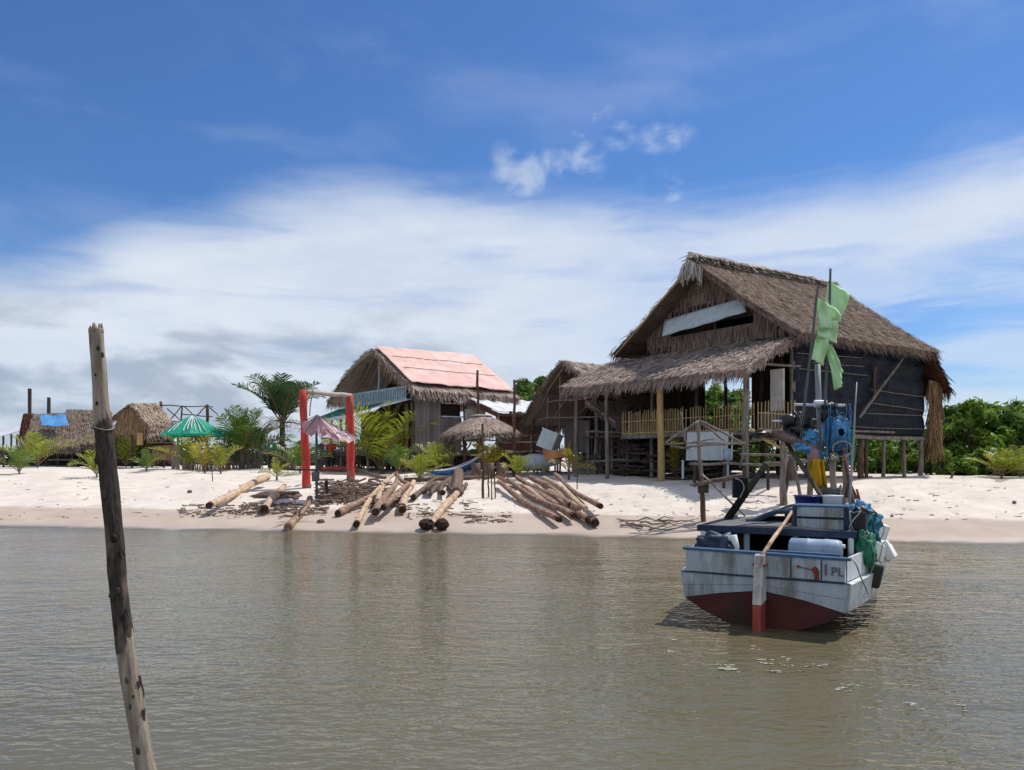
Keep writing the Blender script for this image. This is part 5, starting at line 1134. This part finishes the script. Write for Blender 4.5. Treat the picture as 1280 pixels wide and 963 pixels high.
def text(s,parent,name,mt,loc,ax,up,size):
    cu=bpy.data.curves.new(name,'FONT'); cu.body=s; cu.size=size; cu.extrude=.004
    ob=bpy.data.objects.new(name,cu); COL.objects.link(ob); dg=bpy.context.evaluated_depsgraph_get(); me=bpy.data.meshes.new_from_object(ob.evaluated_get(dg)); bpy.data.objects.remove(ob)
    me.materials.clear(); me.materials.append(M[mt]); z=ax.cross(up); mw=Matrix(((ax.x,up.x,z.x,0),(ax.y,up.y,z.y,0),(ax.z,up.z,z.z,0),(0,0,0,1))); me.transform(mw)
    o2=bpy.data.objects.new(name,me); COL.objects.link(o2); o2.parent=parent; o2.location=V(loc)-worldloc(parent); return o2
text('PL',boat,'lettering','dull_pole',FB(-.045,.755,.665),fs,V((0,0,1)),.14)
mb=MB(); mb.box(FB(-.043,.705,.725),.022,.012,.12,ax=fs,ay=fu,az=(0,0,1)); mb.build('lettering_bar','dull_pole',boat)
# rudder post and tiller
rd=MB(); rd.hexa([FB(-.04,-.06,.33),FB(-.04,.06,.33),FB(-.26,.05,.30),FB(-.26,-.05,.30),FB(-.04,-.055,.86),FB(-.04,.055,.86),FB(-.15,.05,.85),FB(-.15,-.05,.85)]); ru=rd.build('rudder_post','worn_white',boat)
rd=MB(); rd.hexa([FB(-.04,-.05,-.55),FB(-.04,.05,-.55),FB(-.33,.04,-.5),FB(-.33,-.04,-.5),FB(-.04,-.05,.327),FB(-.04,.05,.327),FB(-.263,.046,.297),FB(-.263,-.046,.297)]); rd.build('rudder_blade','rudder_red',ru)
mb=MB(); mb.tube([FB(-.06,-.07,.74),FB(-.155,-.062,.74),FB(-.155,.062,.74),FB(-.06,.07,.74)],.014,6); mb.build('iron_strap','rust',ru)
pole('tiller','wood_tan',boat,FB(-.1,.02,.84),W(990,640,10.2),.028,.022,bend=.004)['label']='long pale tiller pole'
# cabin
mb=MB(); mb.grid(lambda u,v:FB(.85+u*2.0,-.97+v*1.86,1.06+.05*math.sin(math.pi*v)-.01*u),14,10,th=-.05); cab=mb.build('cabin_roof','deck',boat)
mb=MB(); mb.beam(FB(.83,-1.0,1.045),FB(.83,.93,1.045),.05,.085,up=(0,0,1)); mb.beam(FB(.8,-.985,1.045),FB(2.85,-.985,1.04),.04,.08,up=(0,0,1)); mb.beam(FB(.8,.91,1.045),FB(2.85,.91,1.04),.04,.08,up=(0,0,1)); mb.build('roof_trim','navy',cab)
mb=MB(); mb.box(FB(1.9,-.9,.8),1.8,.03,.46,ax=fu,ay=fs,az=(0,0,1)); mb.box(FB(1.9,.84,.8),1.8,.03,.46,ax=fu,ay=fs,az=(0,0,1)); mb.build('cabin_side','hull_lit',boat)
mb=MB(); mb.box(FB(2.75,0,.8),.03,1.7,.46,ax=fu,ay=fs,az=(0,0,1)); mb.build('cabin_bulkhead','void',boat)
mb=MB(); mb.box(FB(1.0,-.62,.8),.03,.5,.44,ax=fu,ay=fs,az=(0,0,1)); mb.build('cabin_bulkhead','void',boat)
for b in (-.38,.22): mb=MB(); mb.beam(FB(.9,b,.57),FB(.9,b,1.03),.05,.06); mb.build('cabin_post','blue_paint',boat)
for b in (-.93,.87): mb=MB(); mb.beam(FB(.82,b,.57),FB(.82,b,1.01),.05,.05); mb.build('cabin_post','hull_lit',boat)
mb=MB(); mb.box(FB(.5,.42,.70),.75,.95,.05,ax=fu,ay=fs,az=(0,0,1)); mb.build('stern_deck','deck',boat)
mb=MB(); mb.box(FB(.12,.42,.875),.08,.85,.03,ax=fu,ay=fs,az=(0,0,1)); mb.build('stern_plank','trim_blue',boat)
# raised blue edged hatch on the roof
def hatch(u,v):
    b=-.55+v*.95; k=min(1,max(0,(v*1.0-.02)/.45)); return FB(1.6+u*1.2,b,1.09+.15*k*k*(3-2*k)+.01*u)
mb=MB(); mb.grid(hatch,6,14,th=-.03); hh=mb.build('hatch_cover','deck',boat,smooth=True)
mb=MB(); mb.tube([hatch(0,v)+V((0,0,.012)) for v in np.linspace(0,1,14)],.026,6); mb.build('hatch_trim','trim_blue',hh); mb=MB(); mb.tube([hatch(1,v)+V((0,0,.012)) for v in np.linspace(0,1,14)],.026,6); mb.build('hatch_trim','trim_blue',hh)
mb=MB(); mb.box(FB(1.62,.18,1.16),.03,.44,.13,ax=fu,ay=fs,az=(0,0,1)); mb.build('hatch_opening','void',hh)
# mast with crosstree
ms=pole('mast','steel',boat,FB(2.9,.26,.55),W(1022,456,11.55),.042,.038,n=10,bend=.001)
mb=MB(); mb.tube([W(993,506,11.45),W(1056,507,11.4)],.022,7); mb.tube([W(1018,505,11.4),W(1033,505,11.4)],.055,8); mb.build('crosstree','metal_white',ms)
mb=MB(); mb.tube([W(966,526.5,11.5),W(992,527,11.5)],.016,6); mb.tube([W(1003,525,11.5),W(1022,524,11.5)],.014,6); mb.build('spreader','metal_white',ms)
for i,(p,q,r,m,lab) in enumerate((((980,548,11.7),(1037,637,10.3),.03,'wood_dark',None),((1070,478,10.9),(1060,645,10.2),.014,'steel','thin pale antenna rod'),((1053,560,11.),(1066,640,10.4),.03,'wood_brown',None),((1072,612,10.5),(1078,640,10.3),.022,'rust',None),((1005,505,11.3),(1020,440,11.3),.018,'dull_pole',None))):
    pass
pole('stay','wood_dark',boat,W(980,548,11.7),W(1037,637,10.2),.032,.03,bend=.004)
pole('antenna_rod','steel',boat,W(1061,645,10.2),W(1071,478,10.6),.02,.008,bend=.002)
pole('boat_hook','wood_brown',boat,W(1069,645,10.4),W(1054,560,11.0),.03,.024,bend=.006)
pole('short_rod','rust',boat,W(1079,645,10.3),W(1071,612,10.5),.02,.016,bend=.006)
# ---- gear on and around the boat: each a thing
c=FB(1.12,.32,1.24); cr=thing('storage_crate','white planked crate with dark blue edges on the cabin roof','crate',FB(1.1,.5,1.09))
cc=FB(1.05,.49,1.215); 
mb=MB(); mb.box(cc+fu*.2,.60,.36,.255,ax=fs,ay=fu,az=(0,0,1)); mb.build('body','navy',cr)
for z,tl in ((.075,.01),(-.068,-.012)): mb=MB(); mb.box(cc+V((0,0,z))-fu*.0,.575,.03,.115,ax=(fs+V((0,0,tl))).normalized(),ay=fu,az=(0,0,1),jit=.006); mb.build('plank','hull_white',cr)
for k in (-.3,.3): mb=MB(); mb.beam(cc+fs*k-fu*.012+V((0,0,-.14)),cc+fs*k-fu*.012+V((0,0,.14)),.035,.05); mb.build('edge_post','navy',cr)
mb=MB(); mb.box(cc+fu*.2+V((0,0,.145)),.66,.42,.03,ax=fs,ay=fu,az=(0,0,1)); mb.build('lid','trim_blue',cr)
c=FB(1.75,.27,1.23); t=thing('blue_tub','round blue plastic tub behind the crate on the cabin roof','tub',c); mb=MB(); mb.tube([c+V((0,0,-.10)),c+V((0,0,.14)),c+V((0,0,.22)),c+V((0,0,.235)),c+V((0,0,.225)),c+V((0,0,.0))],[.16,.195,.21,.23,.20,.17],20,cap=True); mb.build('tub_body','tub_blue',t,smooth=True)
c=FB(1.62,.56,1.22); t=thing('white_bucket','white plastic bucket right of the blue tub','bucket',c); mb=MB(); mb.tube([c+V((0,0,-.10)),c+V((0,0,.24)),c+V((0,0,.26)),c+V((0,0,.255)),c+V((0,0,.05))],[.10,.125,.14,.12,.10],18); mb.build('bucket_body','white',t,smooth=True)
mb=MB(); mb.tube([c+fs*.17+V((0,0,.22)),c+fs*.2+V((0,0,.05))-fu*.08,c-fu*.17+V((0,0,.0)),c-fs*.2+V((0,0,.05))-fu*.08,c-fs*.17+V((0,0,.22))],.008,5); mb.build('handle','steel',t)
c=FB(.62,.50,.865); t=thing('blue_drum','light blue plastic drum lying on its side under the cabin roof','drum',c); mb=MB(); 
mb.tube([c-fs*.30,c-fs*.28,c-fs*.1,c-fs*.09,c-fs*.07,c+fs*.09,c+fs*.11,c+fs*.25,c+fs*.29,c+fs*.30],[.10,.128,.132,.139,.132,.132,.139,.132,.12,.07],22); mb.build('drum_body','drum',t,smooth=True)
mb=MB(); mb.tube([c+fs*.29+V((0,0,.06)),c+fs*.33+V((0,0,.06))],.025,10); mb.build('cap','white',t)
c=FB(.45,-.66,.88); t=thing('tarp_bundle','crumpled dark blue tarp bundle at the left of the stern','bundle',c)
mb=MB(); 
def bund(u,v):
    th=math.pi*v; ph=2*math.pi*u; dd=V((math.sin(th)*math.cos(ph),math.sin(th)*math.sin(ph),math.cos(th))); k=1+.35*mnoise.noise(dd*2.1)+.14*mnoise.noise(dd*6); ex=.75
    f=lambda x:math.copysign(abs(x)**ex,x)
    return c+(fs*f(dd.x)*.24+fu*f(dd.y)*.18+V((0,0,1))*f(dd.z)*.145)*k
mb.grid(bund,36,24); mb.build('tarp','navy',t,smooth=True)
mb=MB(); mb.tube([c+fs*.2+V((0,0,.1))-fu*.12,c+fs*.26+V((0,0,.12))-fu*.14,c+fs*.3+V((0,0,.0))-fu*.15,c+fs*.29+V((0,0,-.13))-fu*.15],[.035,.05,.03,.02],8,wob=.1); mb.build('tied_end','white_cloth',t,smooth=True)
# hanging buoys and nets on the mast
def net(c,rx,ry,rz,lump,seed,name,m,lab,cat,cords=0,nu=44,nv=30):
    c=V(c); t=thing(name,lab,cat,c); mb=MB(); mb.ball(c,rx,ry,rz,nu,nv,lump,seed=seed); mb.build('net_body' if 'net' in name else 'body',m,t,smooth=True)
    for k in range(cords):
        a=rnd.uniform(0,6.28); P=[]
        for j in range(7):
            u=j/6; P.append(c+V((math.cos(a+u)*rx*1.05*math.sin(math.pi*u+.2),math.sin(a)*ry*1.05,rz*(1.05-2.2*u))))
        mb=MB(); mb.tube(curve(P,3),.005,4); mb.build('cord','net_blue' if 'net' in name and 'turq' in name else 'rope',t)
    return t
t=thing('blue_net_bundle','coiled bright blue fishing net hanging right of the mast','net',W(1048,542,11.2))
c=W(1047,541,11.15)
for i in range(7):
    r=.05+.028*i; mb=MB(); 
    if i==0:
        for q in range(15):
            rr=.055+.011*q; P=[c+V((math.cos(a)*rr*.95,-.12+.012*q+rnd.uniform(-.01,.01),math.sin(a)*rr*1.25+rnd.uniform(-.008,.008))) for a in np.linspace(0,6.283,20)]
            mb.tube(P,.009,5,cap=False)
        mb.build('coil','roll_blue',t,smooth=True)
mb=MB(); mb.ball(c+V((.05,.12,.0)),.17,.10,.30,40,30,.6,seed=3); mb.build('net_body','net_blue',t,smooth=True)
for k in range(14):
    a=rnd.uniform(-1,1); mb=MB(); P=[c+V((a*.2+rnd.gauss(0,.02),-.06+rnd.uniform(-.05,.05),.42-1.0*j/6*(.5+.5*abs(a)))) for j in range(7)]; mb.tube(curve(P,3),rnd.uniform(.004,.008),4); mb.build('strand','net_blue' if k%3 else 'roll_blue',t)
mb=MB(); mb.tube([c+V((math.cos(a)*.14,-.16,-.24+math.sin(a)*.11)) for a in np.linspace(0,6.283,18)],.012,5,cap=False); mb.build('loop','rope',t)
mb=MB(); mb.ball(c+V((.22,.05,-.22)),.05,.05,.26,10,10,.4,seed=8); mb.build('green_tag','bag_green',t,smooth=True)
t=thing('black_buoy','black rag wrapped float hanging under the mast crosstree','float',W(1036,516,11.3)); c=W(1036,517,11.3); mb=MB(); mb.ball(c,.12,.1,.16,18,12,.35,seed=5); mb.ball(c+V((-.02,-.05,.1)),.1,.06,.05,12,8,.5,seed=6); mb.build('body','black',t,smooth=True)
t=thing('black_cloth_bundle','black cloth bundle hanging left of the mast','bundle',W(996,535,11.5)); c=W(996,535,11.5); mb=MB(); mb.ball(c,.17,.13,.20,40,28,.8,seed=11); mb.ball(c+V((-.12,0,.1)),.13,.1,.1,14,10,.5,seed=12); mb.ball(c+V((.13,0,.08)),.1,.1,.11,14,10,.5,seed=13); mb.build('body','black',t,smooth=True)
for k in range(2): mb=MB(); a=rnd.uniform(-.1,.1); mb.tube(curve([c+V((a,-.1,.25)),c+V((a*.5+.03,-.16,.05)),c+V((a*.7,-.14,-.3))]),.005,4); mb.build('cord','rope',t)
c=W(1012,549,11.35); mb=MB(); mb.ball(c,.12,.10,.12,36,24,.6,seed=21); tag(mb.build('blue_bag','roll_blue',None,origin=c,smooth=True),'bright blue plastic bag left of the mast above the yellow cloth','bag')
t=thing('blue_sheet_roll','blue plastic sheet rolled along a pale pole behind the mast foot','roll',W(1010,560,11.2)); P=[W(993,553,11.3),W(1000,558,11.25),W(1010,562,11.2),W(1024,566,11.2),W(1034,570,11.2)]
mb=MB(); PC=curve(P,8)
def roll(u,v):
    f=u*(len(PC)-1); k=min(len(PC)-2,int(f)); q=PC[k].lerp(PC[k+1],f-k); a=2*math.pi*v; r=.085*(.55+.45*math.sin(math.pi*min(1,u*1.3+.1)))*(1+.45*mnoise.noise(V((u*9,math.cos(a)*1.5,math.sin(a)*1.5)))+.3*mnoise.noise(V((u*22,math.cos(a)*3,math.sin(a)*3+5))))
    return q+V((math.sin(a)*r*.4,math.cos(a)*r,math.sin(a)*r-.03*math.sin(a)))
mb.grid(roll,40,20); mb.build('sheet','roll_blue',t,smooth=True)
mb=MB(); mb.stick(W(966,540,11.5),W(1020,562,11.15),.075,.05,9,4,.01); mb.build('pole','bark_grey',t)
mb=MB(); mb.ball(W(1018,570,11.05),.07,.06,.11,12,8,.4); mb.build('pink_rag','pink_cloth',t,smooth=True)
c=W(1025,588,11.); mb=MB(); mb.grid(lambda u,v:W(1019+5*v,574,11.0)+V((.0,0,0))+V(((u-.5)*(.13+.08*math.sin(v*2.5)),.05*math.sin(u*10+v*2),-.42*v+.05*math.sin(u*6)*v)),14,10,th=.012); mb.grid(lambda u,v:W(1023+4*v,575,10.95)+V(((u-.5)*.12,.05*math.cos(u*9),-.38*v)),10,8,th=.012); tag(mb.build('yellow_cloth','yellow',None,origin=c,smooth=True),'yellow oilskin cloth hanging in front of the mast foot','cloth')
# engine winch and clutter by the mast foot
t=thing('net_winch','grey winch drum with a dark fluke right of the mast foot','winch',W(1042,618,10.9)); c=W(1040,616,10.9)
mb=MB(); mb.tube([c-fs*.12,c-fs*.11,c-fs*.09,c+fs*.09,c+fs*.11,c+fs*.12],[.12,.12,.075,.075,.12,.12],14); mb.build('drum','dull_pole',t)
mb=MB(); mb.hexa([c+V((.16,-.1,-.06)),c+V((.34,-.1,-.1)),c+V((.34,-.02,-.1)),c+V((.16,-.02,-.06)),c+V((.2,-.1,.14)),c+V((.23,-.1,.14)),c+V((.23,-.02,.14)),c+V((.2,-.02,.14))]); mb.build('fluke','wood_brown',t)
mb=MB(); mb.beam(c+V((.0,-.05,-.1)),c+V((.42,-.25,-.36)),.14,.06); mb.build('arm','trim_blue',t); mb=MB(); mb.beam(c+V((0,0,-.05)),c+V((0,0,-.42)),.12,.12); mb.build('stand','navy',t)
t=thing('engine_clutter','dark engine block with hoses beside the crate on the boat','engine',FB(1.2,.88,1.1)); c=FB(1.15,.93,1.17)
mb=MB(); mb.box(c,.16,.22,.22,ax=fs,ay=fu,az=(0,0,1),jit=.02); mb.ball(c+V((.02,0,.14)),.09,.09,.07,12,8,.4,seed=31); mb.build('block','black',t)
for k in range(7): mb=MB(); p=c+V((rnd.uniform(-.12,.12),rnd.uniform(-.15,.05),.12)); mb.tube(curve([p,p+V((rnd.uniform(-.1,.1),-.08,.02)),p+V((rnd.uniform(-.1,.1),-.1,-.15)),p+V((rnd.uniform(-.05,.1),-.06,-.3))]),.010,6); mb.build('hose','steel' if k%3==0 else 'black',t,smooth=True)
# nets, bag, foam floats, can over the starboard side
net(FB(1.55,.93,1.08),.20,.22,.25,.45,41,'turquoise_net','net_turq','tangled turquoise net draped over the starboard rail','net',cords=5)
c=FB(1.75,.9,1.24); mb=MB(); mb.ball(c,.10,.1,.15,36,24,.6,seed=44); tag(mb.build('blue_plastic_bag','roll_blue',None,origin=c,smooth=True),'blue plastic bag on top of the turquoise net','bag')
net(FB(.95,1.0,.84),.125,.16,.24,.4,42,'green_net_bag','bag_green','shiny green bag hanging over the starboard rail','bag',cords=4)
FG='white foam floats hung over the starboard side'
for i,(a,b,z,sx,sy,sz,rot,lab) in enumerate(((1.45,1.03,.80,.28,.24,.23,(.3,.2,.9),'large white foam float just right of the green bag'),(1.6,1.17,.77,.17,.22,.24,(-.4,.3,.85),'tilted white foam float outermost over the side'),(2.5,.98,.99,.32,.28,.2,(.25,-.1,.95),'topmost white foam float beside the turquoise net'),(1.95,1.17,.74,.15,.18,.17,(-.2,.3,.9),'small white foam float behind the outermost one'))):
    z_=V(rot).normalized(); x_,y_=basis(z_); c=FB(a,b,z); t=thing('foam_float',lab,'float',c,FG); mb=MB(); mb.box(c,sx,sy,sz,ax=x_,ay=y_,az=z_,jit=.012); fo=mb.build('foam_block','foam',t)
    bm=fo.modifiers.new('bevel','BEVEL'); bm.width=.02; bm.segments=3
    mb=MB()
    for s1 in (-1,1):
        pass
    mb.tube([c+x_*(sx*.51)*math.cos(a2)*(1/max(abs(math.cos(a2)),abs(math.sin(a2))))+z_*(sz*.51)*math.sin(a2)*(1/max(abs(math.cos(a2)),abs(math.sin(a2)))) for a2 in np.linspace(0,6.283,33)],.006,4,cap=False); mb.build('cord','rope',t)
c=FB(1.0,1.10,.56); t=thing('black_jug','black plastic can hanging over the starboard side','can',c); mb=MB(); mb.box(c,.20,.15,.30,ax=(fs*.96+V((0,0,-.2))).normalized(),ay=fu,az=(V((0,0,1))+fs*.2).normalized()); jo=mb.build('can_body','black',t); bm=jo.modifiers.new('bevel','BEVEL'); bm.width=.04; bm.segments=3
mb=MB(); mb.tube([c+V((-.06,0,.15)),c+V((-.05,0,.21)),c+V((.03,0,.21)),c+V((.03,0,.16))],.014,6); mb.build('handle','black',t)
mb=MB(); P=[W(1066,700,8.75),W(1071,708,8.7),W(1076,722,8.72),W(1082,735,8.8),W(1085,745,8.8),W(1080,746,8.75)]; mb.tube(curve(P),.009,6); tag(mb.build('mooring_rope','rope',None,origin=P[0],smooth=True),'pale rope trailing down the starboard quarter','rope')
# flags
def flag(px0,py0,px1,py1,d,lab,pieces,pole_pts):
    b=W(*pole_pts[0],d); t=thing('green_flag',lab,'flag',b); mb=MB(); mb.stick(W(*pole_pts[0],d),W(*pole_pts[1],d),.022,.016,7,6,.003); mb.build('flag_pole','dull_pole',t)
    for P in pieces:
        Q=[W(x,y,d+dz) for x,y,dz in P]; mb=MB()
        mb.grid(lambda u,v:bil(Q[0],Q[1],Q[2],Q[3],u,v)+V((0,.035*math.sin(u*5+v*3)+.022*math.sin(v*7-u*4)+.014*math.sin(u*15-v*4),.01*math.sin(u*9)*v)),18,18,th=.004); mb.build('flag_cloth','flag',t,smooth=True)
    return t
flag(0,0,0,0,11.3,'pale green ragged flag on the taller boat pole',[[(1036,350,0),(1062,368,.15),(1051,404,.1),(1030,384,0)],[(1029,386,.02),(1053,380,.12),(1048,410,.05),(1030,402,0)]],((1026,640),(1038,336)))
flag(0,0,0,0,11.15,'long pale green ragged flag hanging from the shorter boat pole',[[(1021,370,0),(1051,392,.12),(1047,410,.1),(1024,412,0)],[(1023,408,0),(1047,400,.1),(1047,430,.12),(1022,422,0)],[(1022,418,.0),(1036,424,.06),(1030,458,.06),(1013,450,0)],[(1030,420,.05),(1040,436,.1),(1055,464,.14),(1044,488,.06)],[(1034,432,.08),(1049,452,.14),(1054,480,.1),(1046,488,.05)]],((1004,520),(1023,355)))
# ================================================================== mooring post close by
pp=[(120,411),(122,440),(125,480),(127,520),(132,560),(136,600),(140,640),(145,690),(148,730),(152,770),(157,810),(163,850),(170,890),(177,930),(184,968),(196,1050)]
rr=[9.5,9.3,9.8,10.2,11.3,11.8,11.5,11.3,11.3,11.8,12.2,12.0,12.0,12.5,13.5,14]
d=4.0; P=[W(x,y,d) for x,y in pp]; R=[r*.87*d/F for r in rr]
mp=thing('mooring_post','tall leaning bare tree trunk post standing in the water close by','post',P[-1])
PD=mat('post_dark_bark',(.085,.068,.062),(.026,.020,.019),.95,16,(1,1,.22),bump=1.,bscale=30,spec=.1,c3=(.15,.11,.09),c3amt=.12)
M['post_dark']=PD
pw=bpy.data.materials.new('post_wood'); pw.use_nodes=True; M['post_wood']=pw
def post_nodes(nt, z_hi, z_lo):
    L=nt.links.new; nt.nodes.clear(); out=nd(nt,'ShaderNodeOutputMaterial'); p=nd(nt,'ShaderNodeBsdfPrincipled'); L(p.outputs[0],out.inputs[0]); p.inputs['Specular IOR Level'].default_value=.15; p.inputs['Roughness'].default_value=.92
    tc=nd(nt,'ShaderNodeTexCoord'); sp=nd(nt,'ShaderNodeSeparateXYZ'); L(tc.outputs['Object'],sp.inputs[0])
    def noise(sc,de,ms,ro=.6):
        mp=nd(nt,'ShaderNodeMapping'); mp.inputs['Scale'].default_value=ms; L(tc.outputs['Object'],mp.inputs[0]); n=nd(nt,'ShaderNodeTexNoise'); n.inputs['Scale'].default_value=sc; n.inputs['Detail'].default_value=de; n.inputs['Roughness'].default_value=ro; L(mp.outputs[0],n.inputs[0]); return n.outputs[0]
    def mr(x,a,b,c=0.,d=1.):
        n=nd(nt,'ShaderNodeMapRange')
        for i,k in enumerate((a,b,c,d)): n.inputs[i+1].default_value=k
        L(x,n.inputs[0]); return n.outputs[0]
    def m2(op,a,b):
        n=nd(nt,'ShaderNodeMath',operation=op)
        for i,k in enumerate((a,b)):
            if isinstance(k,(int,float)): n.inputs[i].default_value=k
            else: L(k,n.inputs[i])
        return n.outputs[0]
    def mix(f,a,b):
        n=nd(nt,'ShaderNodeMix',data_type='RGBA'); L(f,n.inputs[0])
        for i,k in ((6,a),(7,b)):
            if isinstance(k,tuple): n.inputs[i].default_value=(*k,1)
            else: L(k,n.inputs[i])
        return n.outputs[2]
    grain=noise(30,6,(1,1,.07)); blot=noise(9,6,(1,1,.35)); fine=noise(60,4,(1,1,.25))
    pale=mix(mr(grain,.35,.65),(.20,.155,.12),(.38,.32,.255)); pale=mix(mr(blot,.60,.72),pale,(.075,.055,.045)); pale=mix(mr(noise(5,5,(1,1,.5)),.62,.75),pale,(.26,.15,.09))
    bark=mix(mr(fine,.3,.7),(.022,.017,.016),(.085,.066,.058)); bark=mix(mr(blot,.58,.7),bark,(.16,.12,.10))
    zw=m2('ADD',sp.outputs[2],m2('MULTIPLY',m2('SUBTRACT',noise(10,5,(1,1,.25)),.5),.55))
    k=m2('MULTIPLY',mr(zw,z_hi+.01,z_hi-.01),mr(zw,z_lo-.01,z_lo+.01))
    L(mix(k,pale,bark),p.inputs['Base Color'])
    b=nd(nt,'ShaderNodeBump'); b.inputs['Strength'].default_value=1; b.inputs['Distance'].default_value=.012; L(m2('ADD',m2('ADD',m2('MULTIPLY',grain,.6),m2('MULTIPLY',fine,.5)),m2('MULTIPLY',k,.7)),b.inputs['Height']); L(b.outputs[0],p.inputs['Normal'])
def rough_tube(mb,P,R,n=20,sub=7,lump=.10):
    Q=[];S=[]
    for i in range(len(P)-1):
        for k in range(sub): t=k/sub; Q.append(P[i].lerp(P[i+1],t)); S.append(R[i]*(1-t)+R[i+1]*t)
    Q.append(P[-1]); S.append(R[-1]); vs=[];fs_=[]
    for i,(p,r) in enumerate(zip(Q,S)):
        dd=(Q[min(i+1,len(Q)-1)]-Q[max(0,i-1)]).normalized(); x=V((1,0,0)); x=(x-dd*x.dot(dd)).normalized(); y=dd.cross(x)
        for j in range(n):
            a=2*math.pi*j/n; e=x*math.cos(a)+y*math.sin(a); k=1+lump*mnoise.noise(V((e.x*2.2,e.y*2.2,p.z*3.5)))+lump*.6*mnoise.noise(V((e.x*6,e.y*6,p.z*9)))
            vs.append(p+e*r*k)
    for i in range(len(Q)-1):
        for j in range(n): fs_.append((i*n+j,(i+1)*n+j,(i+1)*n+(j+1)%n,i*n+(j+1)%n))
    fs_ += [tuple(range(n)),tuple(reversed(range((len(Q)-1)*n,len(Q)*n)))]
    mb.add(vs,fs_)
mb=MB(); R2=[r*(1.06 if 3<=i<=11 else 1) for i,r in enumerate(R)]; rough_tube(mb,P,R2,n=28,sub=14,lump=.13)
for k in range(14): a=rnd.uniform(0,6.28); q=P[0]+V((math.cos(a)*R[0]*.75,math.sin(a)*R[0]*.75,0)); mb.tube([q-V((0,0,.02)),q+V((0,0,rnd.uniform(.005,.03)))],[.012,.004],5)
mb.build('trunk','post_wood',mp,smooth=True)
z0_=P[-1].z; post_nodes(pw.node_tree, W(0,535,d).z-z0_, W(0,800,d).z-z0_)
for (x,y,s,m_) in ((126,436,.55,1),(132,444,.6,1),(124,470,.4,1),(134,528,.8,1),(126,505,.45,1),(125,575,1,1),(136,618,1.1,1),(147,672,1,1),(155,690,.9,1),(146,742,1.25,1),(152,738,1.,1),(157,770,1,1),(168,880,.7,1),(164,848,.7,1),(178,935,.8,1),(171,868,.5,1)):
    c=W(x,y,d); ax=min(range(len(P)-1),key=lambda i:abs(P[i].z-c.z)); rr_=R2[ax]; px_=P[ax].lerp(P[ax+1],(P[ax].z-c.z)/max(1e-3,P[ax].z-P[ax+1].z)).x; off=max(-.9,min(.9,(c.x-px_)/rr_)); q=V((px_+off*rr_,d-math.sqrt(1-off*off)*rr_*.97,c.z))
    mb=MB(); mb.ball(q,.016*s,.012*s,.024*s,9,7,.4,seed=int(x)); mb.build('knot','post_dark',mp,smooth=True)
for k in range(5):
    i=rnd.randrange(4,12); a=rnd.uniform(-2.9,-.2); q=P[i].lerp(P[i+1],rnd.random())+V((math.cos(a),math.sin(a),0))*R2[i]*.99; dz=V((math.cos(a)*.006,math.sin(a)*.006,-rnd.uniform(.05,.13))); w_=rnd.uniform(.006,.014); t_=V((-math.sin(a),math.cos(a),0))
    mb=MB(); mb.hexa([q-t_*w_,q+t_*w_,q+t_*w_+V((math.cos(a),math.sin(a),0))*.006,q-t_*w_+V((math.cos(a),math.sin(a),0))*.006,q+dz-t_*w_*.4,q+dz+t_*w_*.4,q+dz+t_*w_*.4+V((math.cos(a),math.sin(a),0))*.003,q+dz-t_*w_*.4+V((math.cos(a),math.sin(a),0))*.003]); mb.build('bark_flake','post_dark',mp)
for (x,y,x1,y1) in ((174,845,180,872),(158,762,163,778),(150,690,154,700)):
    mb=MB(); mb.stick(W(x,y,d-.03),W(x1,y1,d-.06),.008,.003,5,3,.03); mb.build('splinter','post_dark',mp)
q=W(129,536,d); mb=MB(); mb.tube([q+V((math.cos(a)*.05,math.sin(a)*.05,.008*math.sin(a*2))) for a in np.linspace(0,6.283,22)],.0035,5,cap=False); mb.build('wire','rope',mp)
# ================================================================== flecks of foam on the water
mb=MB(); fm=mat('foam_flecks',(.42,.41,.36),(.27,.26,.21),.8,20)
M['fleck']=fm
for (px,py,n,s) in ((912,836,3,.13),(905,833,2,.07),(966,840,3,.09),(955,828,3,.08),(985,825,2,.07),(985,832,2,.05),(1012,833,2,.06),(1000,840,2,.06),(1032,834,2,.06),(1055,862,3,.07),(1065,858,2,.05),(940,812,2,.05),(1140,883,2,.08),(1205,886,2,.06),(840,800,2,.05),(838,815,2,.06),(1130,850,1,.04)):
    for k in range(n*4):
        dd=H*F/(py-HY); c=V((px_w(px+rnd.gauss(0,5),dd),dd+rnd.gauss(0,.05),.008)); r=s*rnd.uniform(.1,.42); m_=9; ph=rnd.uniform(0,6)
        mb.add([c+V((math.cos(2*math.pi*i/m_)*r*1.5*rnd.uniform(.4,1.3),math.sin(2*math.pi*i/m_)*r*.45*rnd.uniform(.4,1.3),rnd.uniform(-.003,.004))) for i in range(m_)],[tuple(range(m_))])
tag(mb.build('foam_patches','fleck',None),'small flecks of white foam floating behind the boat','foam',kind='stuff')
